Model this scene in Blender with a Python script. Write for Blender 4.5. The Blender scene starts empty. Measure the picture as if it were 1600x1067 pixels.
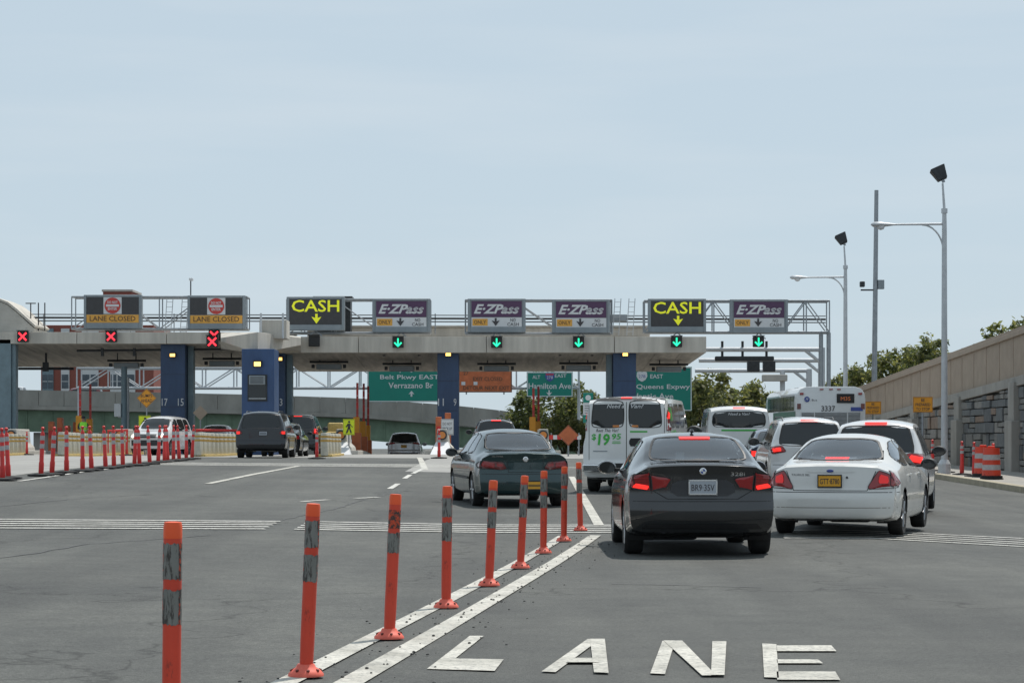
import bpy, bmesh, math, random
from mathutils import Vector, Matrix
from mathutils.bvhtree import BVHTree
random.seed(7)
R = math.radians
SC = bpy.context.scene
COL = SC.collection

# ---------------------------------------------------------------- camera, sky, sun, exposure
FPX, CH = 3570.0, 1.4            # focal length in photo pixels, eye height in metres
cam_d = bpy.data.cameras.new('camera'); cam = bpy.data.objects.new('camera', cam_d); COL.objects.link(cam)
cam.location = (0, 0, CH); cam.rotation_euler = (R(90), 0, 0)
cam_d.sensor_width = 36; cam_d.lens = FPX / 1600 * 36
cam_d.shift_y = 155.5 / 1600; cam_d.clip_start = 0.1; cam_d.clip_end = 6000
SC.camera = cam
SUN_AZ, SUN_EL = 32.0, 63.0      # degrees right of the road ahead, above the horizon
world = bpy.data.worlds.new('World'); SC.world = world; world.use_nodes = True
wn = world.node_tree.nodes; wl = world.node_tree.links
wn.clear()
wo = wn.new('ShaderNodeOutputWorld'); wb = wn.new('ShaderNodeBackground'); sky = wn.new('ShaderNodeTexSky')
sky.sky_type = 'NISHITA'; sky.sun_disc = False; sky.sun_elevation = R(SUN_EL); sky.sun_rotation = R(SUN_AZ)
sky.altitude = 0; sky.air_density = 1.0; sky.dust_density = 0.6; sky.ozone_density = 3.0
wb.inputs['Strength'].default_value = 0.13
# thin high cirrus streaks
tc = wn.new('ShaderNodeTexCoord'); mp = wn.new('ShaderNodeMapping'); mp.inputs['Scale'].default_value = (3, 2, 26)
nz = wn.new('ShaderNodeTexNoise'); nz.inputs['Scale'].default_value = 1.6; nz.inputs['Detail'].default_value = 6
cr = wn.new('ShaderNodeValToRGB'); cr.color_ramp.elements[0].position = 0.45; cr.color_ramp.elements[1].position = 0.8
cr.color_ramp.elements[0].color = (0, 0, 0, 1); cr.color_ramp.elements[1].color = (.32, .32, .32, 1)
mx = wn.new('ShaderNodeMix'); mx.data_type = 'RGBA'; mx.inputs[7].default_value = (5.5, 5.95, 6.3, 1)
wl.new(tc.outputs['Generated'], mp.inputs['Vector']); wl.new(mp.outputs[0], nz.inputs['Vector'])
wl.new(nz.outputs['Fac'], cr.inputs[0]); wl.new(cr.outputs[0], mx.inputs[0])
hz = wn.new('ShaderNodeMix'); hz.data_type = 'RGBA'; hz.inputs[0].default_value = .91; hz.inputs[7].default_value = (4.25, 5.08, 5.70, 1)   # summer haze veil
wl.new(sky.outputs[0], hz.inputs[6]); wl.new(hz.outputs[2], mx.inputs[6]); wl.new(mx.outputs[2], wb.inputs[0]); wl.new(wb.outputs[0], wo.inputs[0])
sun_d = bpy.data.lights.new('sun', 'SUN'); sun = bpy.data.objects.new('sun', sun_d); COL.objects.link(sun)
sun_d.energy = 4.0; sun_d.angle = R(0.6); sun_d.color = (1, .955, .89)
sd = Vector((math.sin(R(SUN_AZ)) * math.cos(R(SUN_EL)), math.cos(R(SUN_AZ)) * math.cos(R(SUN_EL)), math.sin(R(SUN_EL))))
sun.rotation_euler = sd.to_track_quat('Z', 'Y').to_euler(); sun.location = sd * 60
SC.view_settings.view_transform = 'Standard'; SC.view_settings.look = 'None'
SC.view_settings.exposure = 0.0; SC.view_settings.gamma = 1.0; SC.view_settings.use_curve_mapping = False

# ---------------------------------------------------------------- materials
def mat(name, c, rough=.6, metal=0, var=.0, vs=3.0, bump=0, bs=40., c2=None, spec=.5, coat=0, emit=None, es=0, dirt=None, stretch=(1, 1, 1), alpha=None):
    m = bpy.data.materials.new(name); m.use_nodes = True
    n = m.node_tree.nodes; l = m.node_tree.links; p = n['Principled BSDF']
    p.inputs['Base Color'].default_value = (*c, 1); p.inputs['Roughness'].default_value = rough
    p.inputs['Metallic'].default_value = metal; p.inputs['Specular IOR Level'].default_value = spec
    p.inputs['Coat Weight'].default_value = coat; p.inputs['Coat Roughness'].default_value = .04
    if emit: p.inputs['Emission Color'].default_value = (*emit, 1); p.inputs['Emission Strength'].default_value = es
    if var or c2 or bump:
        t = n.new('ShaderNodeTexCoord'); mpn = n.new('ShaderNodeMapping'); mpn.inputs['Scale'].default_value = stretch
        l.new(t.outputs['Object'], mpn.inputs['Vector'])
    if var or c2:
        a = n.new('ShaderNodeTexNoise'); a.inputs['Scale'].default_value = vs; a.inputs['Detail'].default_value = 8; a.inputs['Roughness'].default_value = .65
        l.new(mpn.outputs[0], a.inputs['Vector'])
        r = n.new('ShaderNodeValToRGB'); e = r.color_ramp.elements
        e[0].position, e[1].position = .3, .72
        if c2: e[0].color, e[1].color = (*c2, 1), (*c, 1)
        else:
            e[0].color = (*[max(0, x * (1 - var)) for x in c], 1); e[1].color = (*[min(1, x * (1 + var)) for x in c], 1)
        l.new(a.outputs['Fac'], r.inputs[0]); l.new(r.outputs[0], p.inputs['Base Color'])
    if bump:
        b = n.new('ShaderNodeTexNoise'); b.inputs['Scale'].default_value = bs; b.inputs['Detail'].default_value = 5
        l.new(mpn.outputs[0], b.inputs['Vector']); bn = n.new('ShaderNodeBump'); bn.inputs['Strength'].default_value = bump; bn.inputs['Distance'].default_value = .02
        l.new(b.outputs['Fac'], bn.inputs['Height']); l.new(bn.outputs[0], p.inputs['Normal'])
    return m

def glass_mat(name, tint, tr):
    m = bpy.data.materials.new(name); m.use_nodes = True; n = m.node_tree.nodes; l = m.node_tree.links; n.clear()
    o = n.new('ShaderNodeOutputMaterial'); a = n.new('ShaderNodeBsdfTransparent'); a.inputs[0].default_value = (*tint, 1)
    g = n.new('ShaderNodeBsdfGlossy'); g.inputs['Roughness'].default_value = .02; g.inputs[0].default_value = (.95, .97, 1, 1)
    d = n.new('ShaderNodeBsdfDiffuse'); d.inputs[0].default_value = (.28, .3, .31, 1)
    fr = n.new('ShaderNodeFresnel'); fr.inputs[0].default_value = 1.55
    mm = n.new('ShaderNodeMath'); mm.operation = 'MULTIPLY_ADD'; mm.inputs[1].default_value = 1.0; mm.inputs[2].default_value = tr
    s = n.new('ShaderNodeMixShader'); s2 = n.new('ShaderNodeMixShader'); s2.inputs[0].default_value = .05
    l.new(a.outputs[0], s2.inputs[1]); l.new(d.outputs[0], s2.inputs[2])
    l.new(fr.outputs[0], mm.inputs[0]); l.new(mm.outputs[0], s.inputs[0]); l.new(s2.outputs[0], s.inputs[1]); l.new(g.outputs[0], s.inputs[2]); l.new(s.outputs[0], o.inputs[0])
    return m

def asphalt_mat():
    m = bpy.data.materials.new('asphalt'); m.use_nodes = True; n = m.node_tree.nodes; l = m.node_tree.links; p = n['Principled BSDF']
    t = n.new('ShaderNodeTexCoord')
    def noise(scale, det, st=(1, 1, 1), rough=.6):
        mpn = n.new('ShaderNodeMapping'); mpn.inputs['Scale'].default_value = st; l.new(t.outputs['Object'], mpn.inputs[0])
        a = n.new('ShaderNodeTexNoise'); a.inputs['Scale'].default_value = scale; a.inputs['Detail'].default_value = det; a.inputs['Roughness'].default_value = rough
        l.new(mpn.outputs[0], a.inputs['Vector']); return a.outputs['Fac'], mpn
    def ramp(src, p0, c0, p1, c1):
        r = n.new('ShaderNodeValToRGB'); e = r.color_ramp.elements; e[0].position = p0; e[1].position = p1; e[0].color = (*c0, 1); e[1].color = (*c1, 1)
        l.new(src, r.inputs[0]); return r.outputs[0]
    def mul(a, b):
        x = n.new('ShaderNodeMix'); x.data_type = 'RGBA'; x.blend_type = 'MULTIPLY'; x.inputs[0].default_value = 1
        l.new(a, x.inputs[6]); l.new(b, x.inputs[7]); return x.outputs[2]
    f1, _ = noise(95, 3, rough=.75); base = ramp(f1, .30, (.046, .049, .048), .72, (.150, .154, .148)); f6, _ = noise(26, 5, rough=.8); base = mul(base, ramp(f6, .32, (.62, .62, .62), .70, (1.38, 1.38, 1.36)))
    f2, _ = noise(.22, 5); big = ramp(f2, .3, (.74, .745, .75), .7, (1.14, 1.12, 1.08))
    f3, _ = noise(.55, 4, (1.1, .06, 1)); streak = ramp(f3, .35, (.76, .76, .77), .65, (1.10, 1.10, 1.09))
    f5, _ = noise(2.3, 6, rough=.7); blot = ramp(f5, .3, (.80, .80, .81), .7, (1.10, 1.10, 1.08))
    # cracks: thin edges of big warped cells, broken up by noise
    mpn = n.new('ShaderNodeMapping'); mpn.inputs['Scale'].default_value = (.16, .075, 1); l.new(t.outputs['Object'], mpn.inputs[0])
    wv = n.new('ShaderNodeTexNoise'); wv.inputs['Scale'].default_value = .9; wv.inputs['Detail'].default_value = 6; l.new(t.outputs['Object'], wv.inputs['Vector'])
    ad = n.new('ShaderNodeMix'); ad.data_type = 'RGBA'; ad.blend_type = 'ADD'; ad.inputs[0].default_value = .35; l.new(mpn.outputs[0], ad.inputs[6]); l.new(wv.outputs['Color'], ad.inputs[7])
    v = n.new('ShaderNodeTexVoronoi'); v.feature = 'DISTANCE_TO_EDGE'; v.inputs['Scale'].default_value = 1.0; l.new(ad.outputs[2], v.inputs['Vector'])
    ck = ramp(v.outputs['Distance'], .0, (.5, .5, .5), .006, (1, 1, 1))
    col = mul(mul(mul(mul(base, big), streak), blot), ck)
    l.new(col, p.inputs['Base Color']); p.inputs['Roughness'].default_value = .82; p.inputs['Specular IOR Level'].default_value = .35
    bn = n.new('ShaderNodeBump'); bn.inputs['Strength'].default_value = .55; bn.inputs['Distance'].default_value = .012
    l.new(f1, bn.inputs['Height']); l.new(bn.outputs[0], p.inputs['Normal'])
    return m

def worn_mat(name, c, under, thr=.42, scale=9, rough=.7, st=(1, 1, 1), soft=.03, grime=.8):
    m = bpy.data.materials.new(name); m.use_nodes = True; n = m.node_tree.nodes; l = m.node_tree.links; p = n['Principled BSDF']
    t = n.new('ShaderNodeTexCoord'); mpn = n.new('ShaderNodeMapping'); mpn.inputs['Scale'].default_value = st; l.new(t.outputs['Object'], mpn.inputs[0])
    a = n.new('ShaderNodeTexNoise'); a.inputs['Scale'].default_value = scale; a.inputs['Detail'].default_value = 9; a.inputs['Roughness'].default_value = .75
    l.new(mpn.outputs[0], a.inputs['Vector'])
    r = n.new('ShaderNodeValToRGB'); e = r.color_ramp.elements; e[0].position = thr - soft; e[1].position = thr + soft; e[0].color = (*under, 1); e[1].color = (*c, 1)
    b = n.new('ShaderNodeTexNoise'); b.inputs['Scale'].default_value = 2.1; l.new(t.outputs['Object'], b.inputs['Vector'])
    r2 = n.new('ShaderNodeValToRGB'); r2.color_ramp.elements[0].color = (grime, grime, grime * .98, 1); r2.color_ramp.elements[0].position = .32; r2.color_ramp.elements[1].position = .62; r2.color_ramp.elements[1].color = (1, 1, 1, 1)
    x = n.new('ShaderNodeMix'); x.data_type = 'RGBA'; x.blend_type = 'MULTIPLY'; x.inputs[0].default_value = 1
    l.new(a.outputs['Fac'], r.inputs[0]); l.new(b.outputs['Fac'], r2.inputs[0]); l.new(r.outputs[0], x.inputs[6]); l.new(r2.outputs[0], x.inputs[7])
    l.new(x.outputs[2], p.inputs['Base Color']); p.inputs['Roughness'].default_value = rough
    return m

M = {}
M['asphalt'] = asphalt_mat()
M['apron'] = mat('apron_concrete', (.27, .265, .25), .85, var=.22, vs=.7, bump=.3, bs=60)
M['white_paint'] = worn_mat('worn_white_paint', (.55, .53, .47), (.19, .19, .18), .44, 26, soft=.075, grime=.66)
M['thin_paint'] = worn_mat('faded_white_paint', (.60, .59, .55), (.2, .2, .19), .43, 12, soft=.06, grime=.72)
M['concrete'] = mat('concrete', (.44, .42, .38), .85, var=.14, vs=1.3, bump=.15, bs=30)
M['fascia'] = mat('fascia_concrete', (.48, .45, .40), .8, var=.24, vs=.9, stretch=(1.6, 1, .18))
M['soffit'] = mat('stained_soffit', (.40, .36, .31), .85, var=.35, vs=1.1, stretch=(2.5, .25, 1))
M['via'] = mat('viaduct_concrete', (.27, .26, .235), .9, var=.25, vs=.5, stretch=(1, 1, .4))
M['girder'] = mat('green_girder', (.13, .19, .13), .7, var=.3, vs=.6)
M['blue'] = mat('blue_panel', (.024, .052, .115), .5, var=.22, vs=2, stretch=(1, 1, .3))
M['boothblue'] = mat('booth_blue', (.03, .07, .17), .45, var=.2, vs=2, stretch=(1, 1, .3))
M['bluegrey'] = mat('blue_grey_steel', (.15, .21, .24), .5, var=.2, vs=2)
M['steel'] = mat('galvanised_steel', (.30, .32, .34), .45, .55, var=.15, vs=5)
M['palesteel'] = mat('pale_painted_steel', (.5, .52, .54), .5, .2, var=.1, vs=4)
M['darksteel'] = mat('dark_steel', (.035, .038, .042), .5, .3, var=.3, vs=6)
M['signgrey'] = mat('sign_housing', (.25, .28, .30), .5, .3, var=.08, vs=3)
M['black'] = mat('black_plastic', (.012, .012, .013), .5, var=.3, vs=8)
M['rubber'] = mat('rubber', (.018, .018, .018), .85, var=.35, vs=9)
M['matrix'] = mat('sign_matrix', (.045, .043, .045), .4, var=.15, vs=5)
M['yellow_led'] = mat('yellow_legend', (.62, .62, .02), .5, emit=(.8, .85, .02), es=.35)
M['amber'] = mat('amber_panel', (.72, .36, .06), .5, var=.06)
M['purple'] = mat('purple_panel', (.085, .035, .09), .4, var=.1)
M['whitepanel'] = mat('white_panel', (.62, .63, .64), .5, var=.05)
M['darkletter'] = mat('dark_lettering', (.05, .045, .05), .5)
M['brownletter'] = mat('brown_lettering', (.10, .055, .03), .5)
M['redpanel'] = mat('red_panel', (.52, .05, .04), .45, var=.08)
M['red_x'] = mat('red_signal', (.5, .02, .02), .4, emit=(1, .03, .05), es=2.2)
M['green_a'] = mat('green_signal', (.02, .4, .2), .4, emit=(.02, 1, .45), es=1.5)
M['gsign'] = mat('green_sign', (.0, .20, .15), .45, var=.06, vs=1)
M['osign'] = mat('orange_sign', (.50, .13, .045), .5, var=.25, vs=2)
M['dsign'] = mat('amber_sign', (.72, .30, .02), .5, var=.1, vs=3)
M['ygsign'] = mat('yellow_green_sign', (.62, .72, .02), .5, emit=(.6, .75, .0), es=.05)
M['intblue'] = mat('shield_blue', (.05, .08, .3), .5)
M['post'] = worn_mat('orange_post', (.68, .06, .026), (.30, .035, .02), .37, 7, .5, (1.6, 1.6, .5))
M['postcap'] = mat('orange_post_cap', (.85, .10, .02), .45, var=.1)
M['flange'] = mat('pink_flange', (.72, .13, .085), .6, var=.15, vs=12)
M['hole'] = mat('bolt_recess', (.12, .02, .015), .8)
M['band'] = worn_mat('scuffed_reflective_band', (.21, .21, .195), (.05, .042, .036), .47, 16, .5, (3, 3, .5))
M['bandedge'] = worn_mat('peeled_band_edge', (.05, .035, .03), (.62, .07, .02), .5, 26, .6)
M['redpost'] = mat('red_post', (.60, .03, .025), .45, var=.15, vs=6)
M['silverband'] = mat('silver_band', (.40, .38, .38), .4, var=.2, vs=12)
M['tube'] = mat('cream_tube', (.44, .42, .35), .6, var=.16, vs=4)
M['goldband'] = mat('gold_band', (.42, .25, .05), .5, var=.15)
M['yellow'] = mat('yellow_paint', (.5, .36, .12), .6, var=.25, vs=8)
M['brick'] = mat('brick_facade', (.24, .075, .055), .85, var=.2, vs=6)
M['win'] = mat('window_glass', (.05, .07, .09), .12, var=.3, vs=.7)
M['frame'] = mat('pale_frame', (.55, .56, .56), .6)
M['tan'] = mat('tan_barrier', (.34, .27, .21), .85, var=.12, vs=1.5, bump=.2, bs=25)
M['wallcon'] = mat('wall_concrete', (.30, .285, .26), .88, var=.2, vs=1.2, stretch=(1, 1, .4))
M['tan2'] = mat('tan_cap', (.35, .28, .22), .85, var=.08, vs=2)
M['mortar'] = mat('mortar', (.12, .115, .11), .95, var=.2, vs=3)
M['kerb'] = mat('kerb_stone', (.34, .30, .22), .85, var=.22, vs=2)
M['stones'] = [mat('stone_%s' % k, c, .85, var=.25, vs=3.5, bump=.4, bs=14) for k, c in
               (('blue', (.13, .137, .14)), ('grey', (.175, .17, .16)), ('slate', (.105, .11, .115)), ('brown', (.21, .155, .12)), ('pale', (.22, .21, .195)))]
M['bark'] = mat('bark', (.07, .055, .04), .9, var=.3, vs=6, bump=.5, bs=20)
def leaf_mat(name, c):
    m = mat(name, c, .55, var=.3, vs=.9, spec=.3); n = m.node_tree.nodes; l = m.node_tree.links; p = n['Principled BSDF']; o = n['Material Output']
    tr = n.new('ShaderNodeBsdfTranslucent'); tr.inputs[0].default_value = (min(1, c[0] * 2.2), min(1, c[1] * 2.1), c[2] * 1.2, 1); x = n.new('ShaderNodeMixShader'); x.inputs[0].default_value = .45
    l.new(p.outputs[0], x.inputs[1]); l.new(tr.outputs[0], x.inputs[2]); l.new(x.outputs[0], o.inputs[0]); return m
M['leaves'] = [leaf_mat('leaf_%s' % k, c) for k, c in (('deep', (.07, .09, .045)), ('mid', (.11, .125, .06)), ('olive', (.16, .165, .08)))]
M['chrome'] = mat('chrome', (.75, .75, .76), .15, 1)
M['rim'] = mat('alloy_rim', (.33, .33, .34), .35, .8, var=.2, vs=9)
M['lampred'] = mat('tail_lamp_red', (.28, .008, .01), .12, coat=.6)
M['lampdark'] = mat('tail_lamp_dark_red', (.12, .012, .012), .12, coat=.6)
M['brake'] = mat('brake_light_lit', (.6, .02, .02), .2, emit=(1, .03, .02), es=1.1)
M['brakesoft'] = mat('brake_light_glow', (.5, .02, .02), .2, emit=(1, .02, .02), es=.28)
M['amberlamp'] = mat('amber_lamp', (.6, .2, .03), .2, coat=.5)
M['headlit'] = mat('headlight_lit', (.9, .85, .7), .2, emit=(1, .85, .6), es=6)
M['flood'] = mat('booth_floodlight', (.9, .6, .2), .3, emit=(1, .55, .12), es=3.0)
M['clear'] = glass_mat('tinted_window', (.60, .68, .70), .10)
M['darkglass'] = mat('dark_window', (.012, .015, .017), .05, spec=.6)
M['seat'] = mat('seat_cloth', (.035, .035, .038), .9, var=.2)
M['plate_y'] = mat('yellow_plate', (.72, .36, .03), .5, var=.06)
M['plate_w'] = mat('white_plate', (.36, .39, .43), .5, var=.06)
M['greenprint'] = mat('green_print', (.05, .42, .06), .5)
M['skin'] = mat('skin', (.28, .16, .11), .6)
M['vest'] = mat('hi_vis_vest', (.25, .75, .05), .7, var=.1)
M['navy'] = mat('navy_cloth', (.015, .018, .03), .8, var=.2)
def paint(name, c, metal=0, rough=.28, dirt=.12):
    return mat(name, c, rough * .7, metal, var=dirt, vs=1.6, coat=.7)

# ---------------------------------------------------------------- geometry helpers
def tag(o, label=None, cat=None, group=None, kind=None):
    if label: o['label'] = label
    if cat: o['category'] = cat
    if group: o['group'] = group
    if kind: o['kind'] = kind
    return o
def thing(name, label, cat, loc=(0, 0, 0), rz=0, group=None):
    o = bpy.data.objects.new(name, None); COL.objects.link(o); o.location = loc; o.rotation_euler = (0, 0, rz); o.empty_display_size = .2
    return tag(o, label, cat, group)
def link(name, me, m=None, parent=None, loc=(0, 0, 0), rot=(0, 0, 0), scale=None):
    o = bpy.data.objects.new(name, me); COL.objects.link(o); o.location = loc; o.rotation_euler = rot
    if scale: o.scale = scale
    if m is not None and not me.materials: me.materials.append(m)
    if parent: o.parent = parent
    return o
def copy_tree(o, parent=None):
    c = o.copy(); COL.objects.link(c); c.parent = parent
    for ch in list(o.children): copy_tree(ch, c)
    return c
class B:
    def __init__(s): s.v = []; s.f = []
    def add(s, vs, fs):
        k = len(s.v); s.v += [tuple(v) for v in vs]; s.f += [tuple(i + k for i in f) for f in fs]; return s
    def box(s, c, d, rz=0, rx=0):
        x, y, z = [t / 2 for t in d]; m = Matrix.Rotation(rz, 3, 'Z') @ Matrix.Rotation(rx, 3, 'X'); c = Vector(c)
        vs = [c + m @ Vector((a * x, b * y, e * z)) for a in (-1, 1) for b in (-1, 1) for e in (-1, 1)]
        return s.add(vs, [(0, 1, 3, 2), (4, 6, 7, 5), (0, 4, 5, 1), (2, 3, 7, 6), (0, 2, 6, 4), (1, 5, 7, 3)])
    def bar(s, p, q, r, n=8, r2=None):
        p, q = Vector(p), Vector(q); r2 = r if r2 is None else r2; d = (q - p).normalized()
        a = d.orthogonal().normalized(); b = d.cross(a); vs = []
        for i in range(n):
            t = 2 * math.pi * i / n; u = a * math.cos(t) + b * math.sin(t); vs += [p + u * r, q + u * r2]
        fs = [(2 * i, 2 * ((i + 1) % n), 2 * ((i + 1) % n) + 1, 2 * i + 1) for i in range(n)]
        fs += [tuple(2 * i for i in range(n))[::-1], tuple(2 * i + 1 for i in range(n))]
        return s.add(vs, fs)
    def lathe(s, prof, n=16, c=(0, 0, 0), axis='z'):
        vs = []; c = Vector(c)
        for r, h in prof:
            for i in range(n):
                t = 2 * math.pi * i / n
                p = (r * math.cos(t), r * math.sin(t), h) if axis == 'z' else ((h, r * math.cos(t), r * math.sin(t)) if axis == 'x' else (r * math.cos(t), h, r * math.sin(t)))
                vs.append(c + Vector(p))
        fs = []
        for j in range(len(prof) - 1):
            for i in range(n):
                k = (i + 1) % n; fs.append((j * n + i, j * n + k, (j + 1) * n + k, (j + 1) * n + i))
        fs.append(tuple(range(n))[::-1]); fs.append(tuple(range((len(prof) - 1) * n, len(prof) * n)))
        return s.add(vs, fs)
    def prism(s, poly, y0, y1):      # outline in x,z pushed along y
        n = len(poly); vs = [(x, y0, z) for x, z in poly] + [(x, y1, z) for x, z in poly]
        fs = [tuple(range(n)), tuple(range(n, 2 * n))[::-1]] + [(i, i + n, (i + 1) % n + n, (i + 1) % n) for i in range(n)]
        return s.add(vs, fs)
    def me(s, name, bevel=0, smooth=False, seg=2):
        me = bpy.data.meshes.new(name); bm = bmesh.new()
        vs = [bm.verts.new(v) for v in s.v]
        for f in s.f:
            try: bm.faces.new([vs[i] for i in f])
            except ValueError: pass
        bmesh.ops.recalc_face_normals(bm, faces=bm.faces)
        if bevel: bmesh.ops.bevel(bm, geom=bm.edges[:], offset=bevel, segments=seg, affect='EDGES', profile=.5)
        if smooth:
            for f in bm.faces: f.smooth = True
            for e in bm.edges:
                if len(e.link_faces) == 2 and e.calc_face_angle() > R(42): e.smooth = False
        bm.to_mesh(me); bm.free(); return me
    def build(s, name, m, parent=None, bevel=0, smooth=False, loc=(0, 0, 0), rot=(0, 0, 0), seg=2):
        return link(name, s.me(name, bevel, smooth, seg), m, parent, loc, rot)
_txt = {}
def text_verts(st, w, h, shear=0, bold=0):
    key = (st, shear, bold)
    if key not in _txt:
        cu = bpy.data.curves.new('lettering', 'FONT'); cu.body = st; cu.shear = shear; cu.offset = bold; cu.resolution_u = 2; cu.align_x = 'CENTER'
        ob = bpy.data.objects.new('lettering', cu); COL.objects.link(ob)
        me = bpy.data.meshes.new_from_object(ob); bpy.data.objects.remove(ob)
        _txt[key] = ([tuple(v.co) for v in me.vertices], [tuple(p.vertices) for p in me.polygons])
    vs, fs = _txt[key]
    x0 = min(v[0] for v in vs); x1 = max(v[0] for v in vs); y0 = min(v[1] for v in vs); y1 = max(v[1] for v in vs)
    return [((v[0] - (x0 + x1) / 2) / (x1 - x0) * w, (v[1] - (y0 + y1) / 2) / (y1 - y0) * h) for v in vs], fs
def text(st, w, h, m, parent, loc, shear=0, bold=0, name='lettering'):
    vs, fs = text_verts(st, w, h, shear, bold)
    me = bpy.data.meshes.new(name); me.from_pydata([(x, 0, z) for x, z in vs], [], fs)
    return link(name, me, m, parent, loc)
def at(px, py, Y): return Vector(((px - 800) * Y / FPX, Y, CH - (py - 689) * Y / FPX))
def lerp(a, b, t): return a + (b - a) * t
def interp(pts, x):
    if x <= pts[0][0]: return pts[0][1]
    for (a, b), (c, d) in zip(pts, pts[1:]):
        if x <= c: return b + (d - b) * (x - a) / (c - a)
    return pts[-1][1]
def sinterp(pts, x):                 # monotone cubic
    n = len(pts)
    if x <= pts[0][0]: return pts[0][1]
    if x >= pts[-1][0]: return pts[-1][1]
    d = [(pts[i + 1][1] - pts[i][1]) / (pts[i + 1][0] - pts[i][0]) for i in range(n - 1)]
    m = [d[0]] + [0 if d[i - 1] * d[i] <= 0 else 2 * d[i - 1] * d[i] / (d[i - 1] + d[i]) for i in range(1, n - 1)] + [d[-1]]
    for i in range(n - 1):
        if x <= pts[i + 1][0]:
            h = pts[i + 1][0] - pts[i][0]; t = (x - pts[i][0]) / h
            return (2*t**3-3*t*t+1)*pts[i][1] + (t**3-2*t*t+t)*h*m[i] + (-2*t**3+3*t*t)*pts[i+1][1] + (t**3-t*t)*h*m[i+1]
def sstep(t): t = max(0, min(1, t)); return t * t * (3 - 2 * t)

# ---------------------------------------------------------------- ground
GP = [(-60, 0), (26, 0), (30, .02), (36, .08), (80, .66), (84, .70), (90, .735), (100, .745), (112, .745), (116, .73), (120, .64), (124, .45), (136, -.15), (150, -1.0), (200, -3.4), (260, -4), (5000, -4)]
def gz(x, y):
    f = interp([(-60, 1), (60, 1), (98, 0), (5000, 0)], y)
    r = interp([(-60, 1), (88, 1), (128, 0), (5000, 0)], y)
    return interp(GP, y) - .055 * max(0, min(10, x - 5)) * r + .018 * max(0, min(22, -x - .5)) * f
def ground_at(px, py):               # where a sight line meets the ground
    dx, dz = (px - 800) / FPX, -(py - 689) / FPX; lo, hi = 3.0, 400.0
    for k in range(1600):
        y = 3 + k * .1
        if CH + dz * y <= gz(dx * y, y): lo, hi = y - .1, y; break
    for k in range(30):
        y = (lo + hi) / 2
        if CH + dz * y <= gz(dx * y, y): hi = y
        else: lo = y
    return Vector((dx * y, y, gz(dx * y, y)))
def sheet(name, xs, ys, m, dz, parent=None, inside=None):
    vs = [(x, y, gz(x, y) + dz) for y in ys for x in xs]; n = len(xs)
    fs = [(j*n+i, j*n+i+1, (j+1)*n+i+1, (j+1)*n+i) for j in range(len(ys)-1) for i in range(n-1)
          if inside is None or inside((xs[i]+xs[i+1])/2, (ys[j]+ys[j+1])/2)]
    me = bpy.data.meshes.new(name); me.from_pydata(vs, [], fs); return link(name, me, m, parent)
def frange(a, b, s):
    n = max(1, int(round((b - a) / s))); return [a + (b - a) * i / n for i in range(n + 1)]
xs = [-900, -400, -200, -90, -50, -36] + frange(-30, 24, 1.0) + [32, 50, 90, 200, 400, 900]
ys = [-60, -20, -5] + frange(0, 160, 2.0) + [170, 185, 200, 230, 260, 320, 450, 800, 1600]
road = tag(sheet('road', xs, ys, M['asphalt'], 0), kind='structure')
apron = tag(sheet('toll_lane_pavement', frange(-30, 14, 1), frange(88, 134, 1), M['apron'], .005), kind='structure')
apron2 = tag(sheet('closed_lane_pavement', frange(-29, -12.2, .8), frange(56, 88, 1), M['apron'], .005), kind='structure')
pg = [ground_at(x, y) for x, y in ((612, 760), (770, 760), (720, 734), (664, 734))]
tag(sheet('pavement_patch', frange(-3.1, -.2, .5), frange(66, 88, 1), M['apron'], .005), kind='structure')
def marking(pxs, m=None, dz=.011, name='painted_marking', sub=.6):
    """quad given by four picture points on the ground, laid as a thin sheet"""
    g = [ground_at(*p) for p in pxs]
    n = max(1, int(max((g[1]-g[0]).length, (g[2]-g[3]).length) / sub)); k = max(1, int(max((g[3]-g[0]).length, (g[2]-g[1]).length) / sub))
    vs = []
    for j in range(k + 1):
        for i in range(n + 1):
            p = g[0].lerp(g[1], i / n).lerp(g[3].lerp(g[2], i / n), j / k); vs.append((p.x, p.y, gz(p.x, p.y) + dz))
    fs = [(j*(n+1)+i, j*(n+1)+i+1, (j+1)*(n+1)+i+1, (j+1)*(n+1)+i) for j in range(k) for i in range(n)]
    me = bpy.data.meshes.new(name); me.from_pydata(vs, [], fs); return link(name, me, m or M['white_paint'], road)
def stripe(p, q, w, m=None, dz=.011, name='painted_line'):
    p, q = Vector(p[:2]), Vector(q[:2]); d = (q - p); L = d.length; d.normalize(); s = Vector((-d.y, d.x)) * w / 2; n = max(1, int(L / .6)); vs = []
    for i in range(n + 1):
        c = p.lerp(q, i / n)
        for e in (-1, 1): t = c + s * e; vs.append((t.x, t.y, gz(t.x, t.y) + dz))
    me = bpy.data.meshes.new(name); me.from_pydata(vs, [], [(2*i, 2*i+1, 2*i+3, 2*i+2) for i in range(n)]); return link(name, me, m or M['white_paint'], road)
def pstripe(a, b, w, **k): return stripe(ground_at(*a), ground_at(*b), w, **k)
# double line under the delineators
a, b = ground_at(448, 1067), ground_at(880, 838); e = a + (a - b) * .35; stripe(e, b, .15)
a, b = ground_at(548, 1067), ground_at(930, 837); e = a + (a - b) * .35; stripe(e, b, .17)
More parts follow.
